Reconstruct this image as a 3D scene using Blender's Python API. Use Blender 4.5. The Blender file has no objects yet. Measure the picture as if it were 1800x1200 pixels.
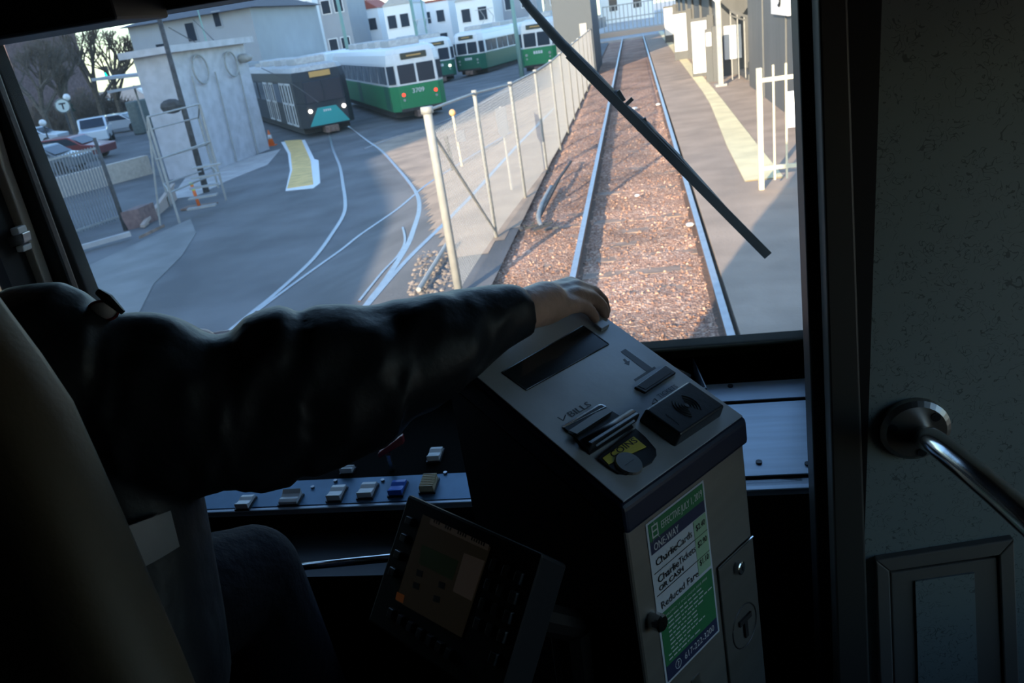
import bpy, bmesh, math, random
from mathutils import Vector, Matrix, noise
random.seed(7)
SC = bpy.context.scene
COL = SC.collection
V = Vector
# ------------------------------------------------------------------ camera
F = 1400.0; CX, CY = 900, 600; H = 2.8
roll = math.atan(.153); pitch = math.atan(569 / F); yaw = math.atan(299.4 / (F / math.cos(pitch)))
FW = V((-math.sin(yaw) * math.cos(pitch), math.cos(yaw) * math.cos(pitch), -math.sin(pitch)))
_r = V((math.cos(yaw), math.sin(yaw), 0)); _u = _r.cross(FW)
IX = math.cos(roll) * _r - math.sin(roll) * _u
IU = math.sin(roll) * _r + math.cos(roll) * _u
C0 = V((0, 0, H))
cam_d = bpy.data.cameras.new('camera'); cam = bpy.data.objects.new('camera', cam_d); COL.objects.link(cam)
m = Matrix((IX, IU, -FW)).transposed().to_4x4(); m.translation = C0; cam.matrix_world = m
cam_d.sensor_width = 36; cam_d.lens = 28; cam_d.clip_start = .02; cam_d.clip_end = 600
cam_d.dof.use_dof = True; cam_d.dof.focus_distance = 1.15; cam_d.dof.aperture_fstop = 12
SC.camera = cam
# ------------------------------------------------------------------ light
w = bpy.data.worlds.new('world'); SC.world = w; w.use_nodes = True
nt = w.node_tree; bg = nt.nodes['Background']
sky = nt.nodes.new('ShaderNodeTexSky'); sky.sky_type = 'NISHITA'; sky.sun_disc = False
SUN_AZ = math.radians(19); SUN_EL = math.radians(15)
sky.sun_elevation = SUN_EL; sky.sun_rotation = math.pi + SUN_AZ; sky.air_density = 1.0; sky.dust_density = .7
tint = nt.nodes.new('ShaderNodeMix'); tint.data_type = 'RGBA'; tint.blend_type = 'MULTIPLY'; tint.inputs[0].default_value = 1; tint.inputs[7].default_value = (.84, .97, 1.12, 1)
nt.links.new(sky.outputs[0], tint.inputs[6]); nt.links.new(tint.outputs[2], bg.inputs[0]); bg.inputs[1].default_value = .66
sd = bpy.data.lights.new('sun', 'SUN'); sd.energy = 14; sd.angle = math.radians(.55); sd.color = (1, .77, .54)
sun = bpy.data.objects.new('sun', sd); COL.objects.link(sun)
SDIR = V((math.sin(SUN_AZ) * math.cos(SUN_EL), math.cos(SUN_AZ) * math.cos(SUN_EL), -math.sin(SUN_EL)))
sun.rotation_euler = SDIR.to_track_quat('-Z', 'Y').to_euler()
SC.view_settings.view_transform = 'Standard'; SC.view_settings.look = 'None'
SC.view_settings.exposure = -.1; SC.view_settings.gamma = 1; SC.view_settings.use_curve_mapping = False
SC.cycles.use_denoising = True
SC.cycles.max_bounces = 8; SC.cycles.transparent_max_bounces = 24; SC.cycles.sample_clamp_indirect = 4

# ------------------------------------------------------------------ pixel <-> place
def ray(px, py): return IX * ((px - CX) / F) + IU * ((CY - py) / F) + FW
def W(px, py, d): return C0 + ray(px, py) * d
def sm(t): t = max(0, min(1, t)); return t * t * (3 - 2 * t)
def G(x, y):
    return -.13 - .87 * sm((-2.3 - x) / 4.2) - .4 * max(0, min(1, (-6 - x) / 11))
def on(px, py, g=G):
    d = ray(px, py); t = 2.0
    while t < 300:
        p = C0 + d * t
        if p.z <= g(p.x, p.y):
            a, b = t - .25, t
            for _ in range(20):
                c = (a + b) / 2; p = C0 + d * c
                if p.z <= g(p.x, p.y): b = c
                else: a = c
            return C0 + d * b
        t += .25
    return C0 + d * 300
def dep(p): return (V(p) - C0).dot(FW)
def mpx(p): return dep(p) / F          # metres per pixel there
def hit(px, py, P0, n):
    d = ray(px, py); return C0 + d * ((P0 - C0).dot(n) / d.dot(n))

# ------------------------------------------------------------------ materials
def M(name, col, rough=.6, metal=0, var=0, scale=8, bump=0, bscale=None, emit=None, spec=.5, coat=0, col2=None, stretch=None):
    mt = bpy.data.materials.new(name); mt.use_nodes = True; t = mt.node_tree; b = t.nodes['Principled BSDF']
    b.inputs['Base Color'].default_value = (*col, 1); b.inputs['Roughness'].default_value = rough
    b.inputs['Metallic'].default_value = metal; b.inputs['Specular IOR Level'].default_value = spec
    b.inputs['Coat Weight'].default_value = coat
    tc = t.nodes.new('ShaderNodeTexCoord'); mp = t.nodes.new('ShaderNodeMapping'); t.links.new(tc.outputs['Object'], mp.inputs[0])
    if stretch: mp.inputs['Scale'].default_value = stretch
    if var or col2:
        n = t.nodes.new('ShaderNodeTexNoise'); n.inputs['Scale'].default_value = scale; n.inputs['Detail'].default_value = 6
        t.links.new(mp.outputs[0], n.inputs[0])
        rp = t.nodes.new('ShaderNodeValToRGB'); t.links.new(n.outputs[0], rp.inputs[0])
        c2 = col2 or tuple(c * (1 + var) for c in col); c1 = col if col2 else tuple(c * (1 - var) for c in col)
        rp.color_ramp.elements[0].position = .35; rp.color_ramp.elements[1].position = .65
        rp.color_ramp.elements[0].color = (*c1, 1); rp.color_ramp.elements[1].color = (*c2, 1)
        t.links.new(rp.outputs[0], b.inputs['Base Color'])
    if bump:
        n = t.nodes.new('ShaderNodeTexNoise'); n.inputs['Scale'].default_value = bscale or scale * 3; n.inputs['Detail'].default_value = 5
        t.links.new(mp.outputs[0], n.inputs[0]); bp = t.nodes.new('ShaderNodeBump'); bp.inputs['Strength'].default_value = bump
        bp.inputs['Distance'].default_value = .02
        t.links.new(n.outputs[0], bp.inputs['Height']); t.links.new(bp.outputs[0], b.inputs['Normal'])
    if emit:
        b.inputs['Emission Color'].default_value = (*emit[:3], 1); b.inputs['Emission Strength'].default_value = emit[3]
    return mt

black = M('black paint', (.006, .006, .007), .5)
rubber = M('black rubber', (.012, .012, .012), .6, bump=.1, scale=20)
cabdark = M('dark cab lining', (.02, .02, .022), .8, var=.2)
ceilm = M('cab ceiling', (.012, .012, .013), .8)
steel = M('brushed stainless steel', (.42, .42, .43), .33, 1, var=.08, scale=4, stretch=(1, 1, 30))
satin = M('satin steel plate', (.48, .50, .52), .42, .25, var=.12, scale=9, bump=.02, bscale=60)
chrome = M('polished steel', (.6, .6, .6), .18, 1)
navy = M('navy plastic', (.012, .018, .04), .4, var=.1)
bluepanel = M('blue grey console metal', (.11, .21, .32), .42, .35, var=.15, scale=12)
dashm = M('grey blue dash metal', (.50, .58, .66), .38, .35, var=.08, scale=5, stretch=(1, 12, 12))
screenglass = M('dark display glass', (.008, .014, .016), .25, coat=.3)
plblack = M('black moulded plastic', (.012, .014, .018), .38, bump=.03, scale=40)
inkm = M('printed dark ink', (.10, .11, .13), .5)
skin = M('skin', (.42, .26, .20), .5, var=.12, scale=30, bump=.12, bscale=60)
cloth = M('black nylon jacket cloth', (.008, .010, .014), .5, bump=.25, scale=9, bscale=14, spec=.3)
trous = M('dark trouser cloth', (.006, .007, .012), .9, bump=.2, scale=20, spec=.15)
hairm = M('dark brown hair', (.02, .014, .01), .6, bump=.5, scale=60)
reflm = M('silver reflective tape', (.30, .31, .33), .4, .4, var=.15, scale=10)
seatm = M('olive brown seat vinyl', (.060, .048, .030), .6, bump=.05, scale=60)
white = M('white paint', (.78, .78, .76), .5, var=.05)
asphalt = M('asphalt', (.12, .12, .122), .85, var=.25, scale=.6, bump=.4, bscale=25)
asphalt2 = M('worn platform asphalt', (.34, .255, .19), .85, var=.16, scale=1.2, bump=.4, bscale=30)
galv = M('galvanised steel', (.33, .33, .31), .6, .1, var=.1)
wirem = M('galvanised wire', (.42, .43, .43), .6, .1)
railtop = M('worn rail steel', (.36, .36, .37), .42, .8, var=.1)
railrust = M('rusted rail web', (.13, .075, .05), .85, var=.3, scale=20)
cream = M('cream painted steel', (.66, .58, .40), .5, var=.06)
yellow = M('yellow tactile strip', (.78, .50, .16), .7, var=.15, scale=3)
paleyel = M('pale yellow worn tactile strip', (.74, .64, .38), .7, var=.12, scale=1.5, bump=.3, bscale=40)
conc = M('concrete', (.42, .40, .38), .85, var=.12, scale=2)
green = M('tram green paint', (.022, .22, .085), .45, var=.05, spec=.3)
green2 = M('dark tram green paint', (.018, .12, .075), .45, spec=.3)
teal = M('teal paint', (.03, .34, .33), .35)
tramwhite = M('tram off white paint', (.74, .74, .72), .4, var=.04)
tramgrey = M('tram dark grey paint', (.032, .038, .046), .5, spec=.2)
tglass = M('tram window glass', (.03, .04, .055), .15, 0, spec=.35)
under = M('undercarriage', (.035, .03, .028), .8, var=.3)
rustbox = M('rusty coupler', (.20, .13, .10), .8, var=.3)
roofgrey = M('roof equipment grey', (.45, .44, .42), .7, var=.15)
redl = M('red tail lamp', (.8, .03, .02), .3, emit=(1, .06, .03, 2.5))
wl = M('white headlamp', (1, .95, .85), .3, emit=(1, .85, .65, 14))
amber = M('amber display', (.4, .25, .08), .5, emit=(1, .6, .2, .12))
dispd = M('dark destination sign', (.05, .055, .04), .3)
brickm = M('purple brown brick', (.13, .09, .09), .9, var=.25, scale=3)
bark = M('tree bark', (.13, .105, .09), .9, var=.3, scale=5)
scrub = M('grey brown twigs', (.12, .10, .08), .95, var=.3)
evergreen = M('dark evergreen needles', (.03, .055, .04), .95)
greygreen = M('green painted pole', (.20, .33, .28), .6)
dkpole = M('dark weathered pole', (.06, .06, .06), .8, var=.3)
orange = M('orange plastic', (.85, .16, .02), .5)
lime = M('lime reflective band', (.55, .75, .05), .5)
bldgrey = M('pale grey siding', (.33, .35, .37), .8, var=.04, scale=1)
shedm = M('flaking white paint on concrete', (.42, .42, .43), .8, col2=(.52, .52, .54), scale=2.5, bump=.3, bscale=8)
stadark = M('dark grey station panel', (.085, .09, .092), .55, var=.12, scale=1.2, stretch=(3, 3, .4))
roofdk = M('dark shingle roof', (.10, .10, .11), .9, var=.15)
roofred = M('red roof', (.38, .10, .07), .85, var=.1)
woodp = M('weathered plank', (.28, .20, .15), .85, var=.25, scale=6)
laby = M('yellow label', (.60, .50, .05), .5)
labg = M('green label print', (.02, .17, .06), .5)
labpale = M('pale green label print', (.30, .46, .30), .5)
labw = M('white label', (.52, .56, .62), .5)
labnavy = M('navy label print', (.012, .02, .07), .5)
labtext = M('black lettering', (.01, .01, .012), .5)
labtextw = M('white lettering', (.62, .64, .64), .5)
rockw = M('off white rocker plastic', (.75, .75, .73), .4)
rockb = M('blue rocker plastic', (.02, .13, .60), .35)
rockt = M('tan ribbed plastic', (.60, .48, .28), .5)
redp = M('dark red plastic', (.22, .015, .02), .4)
poster = M('white poster', (.86, .86, .84), .5)

def squiggle():
    mt = M('squiggle laminate', (.2, .23, .23), .55); t = mt.node_tree; b = t.nodes['Principled BSDF']
    tc = t.nodes.new('ShaderNodeTexCoord'); mp = t.nodes.new('ShaderNodeMapping'); t.links.new(tc.outputs['Object'], mp.inputs[0])
    n = t.nodes.new('ShaderNodeTexNoise'); n.inputs['Scale'].default_value = 75; n.inputs['Detail'].default_value = 0; n.inputs['Distortion'].default_value = 1.5
    n2 = t.nodes.new('ShaderNodeTexNoise'); n2.inputs['Scale'].default_value = 60; n2.inputs['Detail'].default_value = 1
    t.links.new(mp.outputs[0], n.inputs[0]); t.links.new(mp.outputs[0], n2.inputs[0])
    def mn(op, a, b_=None):
        k = t.nodes.new('ShaderNodeMath'); k.operation = op; t.links.new(a, k.inputs[0])
        if b_ is not None:
            if isinstance(b_, float): k.inputs[1].default_value = b_
            else: t.links.new(b_, k.inputs[1])
        return k.outputs[0]
    a = mn('ABSOLUTE', mn('SUBTRACT', n.outputs[0], .5)); a = mn('LESS_THAN', a, .022)
    g = mn('GREATER_THAN', n2.outputs[0], .46); a = mn('MULTIPLY', a, g)
    mx = t.nodes.new('ShaderNodeMix'); mx.data_type = 'RGBA'; t.links.new(a, mx.inputs[0])
    mx.inputs[6].default_value = (.19, .225, .22, 1); mx.inputs[7].default_value = (.09, .11, .11, 1)
    t.links.new(mx.outputs[2], b.inputs['Base Color']); return mt
lam = squiggle()
lamframe = M('taupe panel trim', (.13, .12, .105), .6)

def glassmat():
    mt = bpy.data.materials.new('windshield glass'); mt.use_nodes = True; t = mt.node_tree
    for n in list(t.nodes): t.nodes.remove(n)
    out = t.nodes.new('ShaderNodeOutputMaterial'); tr = t.nodes.new('ShaderNodeBsdfTransparent'); tr.inputs[0].default_value = (.93, .96, .97, 1)
    gl = t.nodes.new('ShaderNodeBsdfGlossy'); gl.inputs['Roughness'].default_value = .02
    fr = t.nodes.new('ShaderNodeFresnel'); fr.inputs[0].default_value = 1.3
    mx = t.nodes.new('ShaderNodeMixShader'); t.links.new(fr.outputs[0], mx.inputs[0]); t.links.new(tr.outputs[0], mx.inputs[1]); t.links.new(gl.outputs[0], mx.inputs[2])
    df = t.nodes.new('ShaderNodeBsdfTranslucent'); df.inputs[0].default_value = (.8, .85, .8, 1)
    tc = t.nodes.new('ShaderNodeTexCoord'); n = t.nodes.new('ShaderNodeTexNoise'); n.inputs['Scale'].default_value = 3; n.inputs['Detail'].default_value = 5
    t.links.new(tc.outputs['Object'], n.inputs[0])
    rp = t.nodes.new('ShaderNodeMapRange'); rp.inputs[1].default_value = .35; rp.inputs[2].default_value = .75; rp.inputs[3].default_value = .004; rp.inputs[4].default_value = .026
    t.links.new(n.outputs[0], rp.inputs[0])
    m2 = t.nodes.new('ShaderNodeMixShader'); t.links.new(rp.outputs[0], m2.inputs[0]); t.links.new(mx.outputs[0], m2.inputs[1]); t.links.new(df.outputs[0], m2.inputs[2])
    t.links.new(m2.outputs[0], out.inputs[0]); return mt
glass = glassmat()

def ballastmat():
    mt = M('rusty brown ballast', (.2, .12, .09), .95); t = mt.node_tree; b = t.nodes['Principled BSDF']
    tc = t.nodes.new('ShaderNodeTexCoord')
    vo = t.nodes.new('ShaderNodeTexVoronoi'); vo.inputs['Scale'].default_value = 38; t.links.new(tc.outputs['Object'], vo.inputs[0])
    n = t.nodes.new('ShaderNodeTexNoise'); n.inputs['Scale'].default_value = .8; n.inputs['Detail'].default_value = 5; t.links.new(tc.outputs['Object'], n.inputs[0])
    sp = t.nodes.new('ShaderNodeSeparateColor'); t.links.new(vo.outputs['Color'], sp.inputs[0])
    rp = t.nodes.new('ShaderNodeValToRGB'); e = rp.color_ramp.elements
    e[0].position = 0; e[0].color = (.27, .165, .12, 1); e[1].position = 1; e[1].color = (.78, .60, .47, 1)
    k = rp.color_ramp.elements.new(.6); k.color = (.47, .29, .205, 1)
    t.links.new(sp.outputs[0], rp.inputs[0])
    mx = t.nodes.new('ShaderNodeMix'); mx.data_type = 'RGBA'; mx.blend_type = 'MULTIPLY'; mx.inputs[0].default_value = 1
    r2 = t.nodes.new('ShaderNodeValToRGB'); r2.color_ramp.elements[0].position = .3; r2.color_ramp.elements[1].position = .7
    r2.color_ramp.elements[0].color = (.62, .55, .5, 1); r2.color_ramp.elements[1].color = (1.15, 1.05, 1, 1); t.links.new(n.outputs[0], r2.inputs[0])
    t.links.new(rp.outputs[0], mx.inputs[6]); t.links.new(r2.outputs[0], mx.inputs[7]); t.links.new(mx.outputs[2], b.inputs['Base Color'])
    bp = t.nodes.new('ShaderNodeBump'); bp.inputs['Strength'].default_value = .8; bp.inputs['Distance'].default_value = .03
    t.links.new(vo.outputs['Distance'], bp.inputs['Height']); t.links.new(bp.outputs[0], b.inputs['Normal'])
    return mt
ballast = ballastmat()

# ------------------------------------------------------------------ mesh builder
class MB:
    def __init__(s): s.v = []; s.f = []
    def add(s, vs, fs):
        o = len(s.v); s.v += [V(a) for a in vs]; s.f += [tuple(i + o for i in f) for f in fs]; return s
    def hexa(s, p):   # 4 bottom, 4 top
        return s.add(p, [(3, 2, 1, 0), (4, 5, 6, 7), (0, 1, 5, 4), (1, 2, 6, 5), (2, 3, 7, 6), (3, 0, 4, 7)])
    def box(s, x0, x1, y0, y1, z0, z1):
        return s.hexa([(x0, y0, z0), (x1, y0, z0), (x1, y1, z0), (x0, y1, z0), (x0, y0, z1), (x1, y0, z1), (x1, y1, z1), (x0, y1, z1)])
    def prism(s, poly, ext):
        n = len(poly); ext = V(ext); a = [V(q) for q in poly]
        return s.add(a + [q + ext for q in a], [tuple(range(n - 1, -1, -1)), tuple(range(n, 2 * n))] + [(i, (i + 1) % n, (i + 1) % n + n, i + n) for i in range(n)])
    def tube(s, path, r, n=8, cap=True):
        path = [V(q) for q in path]; rs = r if isinstance(r, (list, tuple)) else [r] * len(path); rings = []
        for i, q in enumerate(path):
            t = (path[min(i + 1, len(path) - 1)] - path[max(i - 1, 0)]).normalized()
            a = t.cross(V((0, 0, 1)) if abs(t.z) < .9 else V((1, 0, 0))).normalized(); b = t.cross(a)
            rings.append([q + (a * math.cos(2 * math.pi * k / n) + b * math.sin(2 * math.pi * k / n)) * rs[i] for k in range(n)])
        return s.loft(rings, cap)
    def loft(s, rings, cap=True):
        n = len(rings[0]); o = []; fs = []
        for r_ in rings: o += r_
        for i in range(len(rings) - 1):
            for k in range(n):
                k2 = (k + 1) % n; fs.append((i * n + k, i * n + k2, (i + 1) * n + k2, (i + 1) * n + k))
        if cap: fs += [tuple(range(n - 1, -1, -1)), tuple(range((len(rings) - 1) * n, len(rings) * n))]
        return s.add(o, fs)
    def cyl(s, p, q, r, n=16, r2=None): return s.tube([p, q], [r, r if r2 is None else r2], n)
    def sphere(s, c, r, nu=12, nv=8, sc=(1, 1, 1)):
        c = V(c); rings = []
        for i in range(nv + 1):
            a = math.pi * (i / nv); a = max(.02, min(math.pi - .02, a))
            rings.append([c + V((math.sin(a) * math.cos(2 * math.pi * k / nu) * r * sc[0], math.sin(a) * math.sin(2 * math.pi * k / nu) * r * sc[1], math.cos(a) * r * sc[2])) for k in range(nu)])
        return s.loft(rings)
    def bar(s, p, q, wd, ht):
        p, q = V(p), V(q); t = (q - p).normalized(); a = t.cross(V((0, 0, 1)) if abs(t.z) < .95 else V((0, 1, 0))).normalized(); b = a.cross(t)
        a = a * wd / 2; b = b * ht / 2
        return s.hexa([p - a - b, p + a - b, q + a - b, q - a - b, p - a + b, p + a + b, q + a + b, q - a + b])
    def build(s, name, mat, parent=None, rel=True, smooth=False, bev=0, seg=2):
        off = V((0, 0, 0)); q = parent
        while rel and q is not None: off += q.location; q = q.parent
        me = bpy.data.meshes.new(name); me.from_pydata([a - off for a in s.v], [], s.f)
        bm = bmesh.new(); bm.from_mesh(me); bmesh.ops.recalc_face_normals(bm, faces=bm.faces); bm.to_mesh(me); bm.free()
        me.materials.append(mat); me.polygons.foreach_set('use_smooth', [smooth] * len(me.polygons)); me.update()
        o = bpy.data.objects.new(name, me); COL.objects.link(o)
        if parent: o.parent = parent
        if bev:
            b = o.modifiers.new('bevel', 'BEVEL'); b.width = bev; b.segments = seg; b.limit_method = 'ANGLE'; b.angle_limit = .6
        return o

def tag(o, label, cat, group=None, kind=None):
    if label: o['label'] = label
    if cat: o['category'] = cat
    if group: o['group'] = group
    if kind: o['kind'] = kind
    return o
def thing(name, label, cat, loc=(0, 0, 0), rz=0, group=None):
    o = bpy.data.objects.new(name, None); COL.objects.link(o); o.location = loc; o.rotation_euler = (0, 0, rz); o.empty_display_size = .1
    return tag(o, label, cat, group)
def struct(o): o['kind'] = 'structure'; return o
def lab(o, l): o['label'] = l; return o

_tc = {}
def text_geo(s, size):
    k = s
    if k not in _tc:
        cu = bpy.data.curves.new('t', 'FONT'); cu.body = s; cu.size = 1; cu.resolution_u = 2; cu.extrude = 0
        ob = bpy.data.objects.new('t', cu); COL.objects.link(ob); bpy.context.view_layer.update()
        dg = bpy.context.evaluated_depsgraph_get(); me = bpy.data.meshes.new_from_object(ob.evaluated_get(dg))
        _tc[k] = ([v.co.copy() for v in me.vertices], [tuple(p.vertices) for p in me.polygons])
        bpy.data.objects.remove(ob); bpy.data.meshes.remove(me); bpy.data.curves.remove(cu)
    vs, fs = _tc[k]; return [v * size for v in vs], fs
def text(mb, s, size, o, ex, ey, width=None, bold=0):
    """letters from o along ex, up along ey"""
    vs, fs = text_geo(s, size); wd = max(v.x for v in vs) if vs else 1; kx = width / wd if width else 1
    o = V(o); 
    for dx in ([0] if not bold else [0, bold]):
        mb.add([o + ex * (v.x * kx + dx) + ey * v.y for v in vs], fs)

# ------------------------------------------------------------------ exterior: ground
def grid(name, xs, ys, z, mat):
    mb = MB(); nx, ny = len(xs), len(ys)
    mb.add([(x, y, z(x, y)) for y in ys for x in xs], [(j * nx + i, j * nx + i + 1, (j + 1) * nx + i + 1, (j + 1) * nx + i) for j in range(ny - 1) for i in range(nx - 1)])
    return struct(mb.build(name, mat, smooth=True))
def fr(a, b, n): return [a + (b - a) * i / n for i in range(n + 1)]
grid('yard_ground', fr(-160, -30, 6) + fr(-29, -8, 14) + fr(-7.5, -1.9, 20), fr(-60, 0, 6) + fr(1, 60, 59) + fr(65, 260, 12), lambda x, y: G(x, y), asphalt)
def bz(x, y):
    k = 1 if y < 30 else .3
    return -.185 + k * (.02 * noise.noise(V((x * 9, y * 9, 0))) + .025 * noise.noise(V((x * 2.5, y * 2.5, 3)))) - .04 * sm((-1.5 - x) / .6) + min(0, G(x, y) + .13) * (1 if x < -2.3 else 0)
grid('track_bed', fr(-3.1, .72, 64), fr(1, 30, 420) + fr(30.5, 120, 90), bz, ballast)
plat = MB(); plat.box(.70, 60, -20, 63, -.5, .0); struct(plat.build('platform_surface', asphalt2))
far = MB(); far.box(-4, 60, 63.01, 240, -.5, -.02); struct(far.build('far_ground', conc))

# loose stones
mb = MB(); ico = bmesh.new(); bmesh.ops.create_icosphere(ico, subdivisions=1, radius=1); iv = [v.co.copy() for v in ico.verts]; jf = [tuple(v.index for v in f.verts) for f in ico.faces]; ico.free()
for i in range(5200):
    y = 5 + 20 * random.random() ** 1.6; x = random.uniform(-2.3, .68); r = random.uniform(.009, .022)
    c = V((x, y, bz(x, y) + r * .2)); s3 = [random.uniform(.6, 1.3) * r for _ in range(3)]
    mb.add([c + V((v.x * s3[0], v.y * s3[1], v.z * s3[2] * .8)) for v in iv], jf)
tag(mb.build('ballast_stones', ballast), 'loose brown stones scattered over the track bed', 'stones', kind='stuff')

# ------------------------------------------------------------------ rails
def rail_mb(pts, w_=.07, h=.15, z=None):
    pts = [V(q) for q in pts]; rings = []
    for i, q in enumerate(pts):
        t = (pts[min(i + 1, len(pts) - 1)] - pts[max(i - 1, 0)]); t.z = 0; t.normalize(); a = V((t.y, -t.x, 0)) * w_ / 2
        d = V((0, 0, -h)); f_ = a * 1.9
        rings.append([q - a, q + a, q + a + d * .28, q + a * .25 + d * .35, q + a * .25 + d * .85, q + f_ + d * .9, q + f_ + d, q - f_ + d, q - f_ + d * .9, q - a * .25 + d * .85, q - a * .25 + d * .35, q - a + d * .28])
    m = MB(); m.loft(rings); return m
def rail(pts, name, parent, **k):
    o = rail_mb(pts, **k).build(name, railrust, parent); o.data.materials.append(railtop)
    for p in o.data.polygons:
        if p.index % 12 == 0 and p.normal.z > .9: p.material_index = 1
    return o
def catmull(p, n=6):
    out = []
    for i in range(len(p) - 1):
        a, b, c, d = p[max(i - 1, 0)], p[i], p[i + 1], p[min(i + 2, len(p) - 1)]
        for k in range(n):
            t = k / n; out.append(.5 * ((2 * b) + (c - a) * t + (2 * a - 5 * b + 4 * c - d) * t * t + (3 * b - a - 3 * c + d) * t ** 3))
    return out + [p[-1]]
t = thing('railway_track', 'straight ballasted railway track running beside the platform', 'railway track', (-.15, 6, -.13))
for x in (-.89, .62): rail([(x, y, 0) for y in fr(2, 100, 40)], 'rail', t, h=.2)
for k in range(56):
    y = 4.6 + k * .62; tb = MB(); tb.box(-1.35, .66, y, y + .2, -.28, -.192 + random.uniform(-.01, .008)); tb.build('sleeper', woodp, t)
def yard(pxs, n=6, lift=.016):
    p = [on(*q) for q in pxs]; p = catmull(p, n)
    for q in p: q.z = G(q.x, q.y) + lift
    return p
t = thing('railway_track', 'curved tram track sweeping from the teal fronted tram across the asphalt', 'railway track', on(600, 400))
rail(yard([(578, 232), (585, 262), (597, 292), (603, 325), (607, 355), (604, 378), (585, 410), (550, 457), (487, 515), (450, 545), (400, 585), (330, 640)]), 'rail', t, h=.1, w_=.09)
rail(yard([(612, 222), (645, 247), (670, 265), (695, 292), (720, 322), (734, 345), (737, 370), (727, 405), (715, 435), (679, 492), (650, 530), (600, 600)]), 'rail', t, h=.1, w_=.09)
rail(yard([(708, 400), (712, 425), (700, 450), (672, 480), (632, 530)]), 'guard_rail', t, h=.1, w_=.04)
t = thing('railway_track', 'straight tram track crossing the curve and passing under the fence', 'railway track', on(690, 380))
pA = yard([(452, 548), (500, 512), (555, 472), (600, 440), (637, 411), (695, 371), (722, 349), (752, 324), (800, 293), (850, 262), (900, 232)])
rail(pA, 'rail', t, h=.1, w_=.07)
pB = yard([(640, 545), (712, 462), (772, 403), (800, 375), (832, 342), (870, 300), (912, 254), (947, 218), (975, 190)])
rail(pB, 'rail', t, h=.1, w_=.08)
t = thing('railway_track', 'far yard tracks under the parked green trams', 'railway track', on(860, 160))
for a in ([(640, 262), (700, 240), (760, 222), (830, 190), (930, 140)], [(800, 172), (850, 160), (900, 143)], [(790, 180), (850, 168), (905, 150)]): rail(yard(a), 'rail', t, h=.08)

# ------------------------------------------------------------------ yard markings
def decal(pxs, name, mat, label, cat, lift=.012, g=G, kind=None):
    p = [on(*q, g) for q in pxs]; m = MB(); q2 = [V((q.x, q.y, g(q.x, q.y) + lift)) for q in p]
    m.prism([q - V((0, 0, .01)) for q in q2], (0, 0, .012)); o = m.build(name, mat)
    return tag(o, label, cat) if not kind else struct(o)
decal([(494, 250), (536, 246), (553, 280), (560, 282), (563, 322), (551, 331), (502, 336), (510, 300), (506, 270)], 'strip_border', white, '', '', lift=.012, kind=1)
decal([(500, 248), (530, 246), (546, 282), (551, 325), (505, 332), (514, 300), (511, 270)], 'warning_strip', yellow, 'short yellow warning strip with white border on the shaded asphalt', 'yellow strip', lift=.024)
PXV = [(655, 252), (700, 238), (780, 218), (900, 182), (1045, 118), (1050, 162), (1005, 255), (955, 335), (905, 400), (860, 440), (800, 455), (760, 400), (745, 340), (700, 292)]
def pxof(p):
    v = V(p) - C0; z = v.dot(FW); return CX + F * v.dot(IX) / z, CY - F * v.dot(IU) / z
def inside(x, y, P):
    c = False; j = len(P) - 1
    for i in range(len(P)):
        if (P[i][1] > y) != (P[j][1] > y) and x < (P[j][0] - P[i][0]) * (y - P[i][1]) / (P[j][1] - P[i][1]) + P[i][0]: c = not c
        j = i
    return c
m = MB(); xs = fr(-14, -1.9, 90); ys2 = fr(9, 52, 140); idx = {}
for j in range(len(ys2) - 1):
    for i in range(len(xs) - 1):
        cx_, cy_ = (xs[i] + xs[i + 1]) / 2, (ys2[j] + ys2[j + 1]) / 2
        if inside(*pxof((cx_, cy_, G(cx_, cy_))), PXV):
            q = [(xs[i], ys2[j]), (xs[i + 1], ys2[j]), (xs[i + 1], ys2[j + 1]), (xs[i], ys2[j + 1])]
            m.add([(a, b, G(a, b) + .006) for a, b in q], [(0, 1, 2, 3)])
struct(m.build('sunlit_verge', M('sunlit tan dirt and paving', (.34, .255, .185), .9, var=.2, scale=1.3, bump=.4, bscale=20)))  # warm sunlight put into the tan laid over the yard asphalt
G0 = lambda x, y: 0.0
# yellow platform strip
ys = fr(12.3, 66, 18); m = MB()
L = [(1.46 + .33 * sm((y - 12) / 12), y, .015) for y in ys]; R = [(2.02 + .1 * sm((y - 12) / 14), y, .015) for y in ys]
n_ = len(ys); m.add(L + R, [(i, i + 1, i + 1 + n_, i + n_) for i in range(n_ - 1)])
m.add([(p[0], p[1], 0.001) for p in L + R], [(i, i + 1, i + 1 + n_, i + n_) for i in range(n_ - 1)])
tag(m.build('tactile_strip', paleyel), 'long pale yellow tactile strip along the platform edge', 'tactile strip')
# sidewalks by the shed
decal([(335, 300), (470, 268), (494, 262), (470, 290), (400, 318), (345, 345), (300, 350)], 'footpath', conc, '', '', kind=1)
decal([(150, 470), (335, 385), (345, 410), (320, 450), (270, 500), (240, 560), (90, 560)], 'concrete_apron', M('pale worn asphalt', (.20, .20, .19), .9, var=.15, scale=1), '', '', kind=1)

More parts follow.
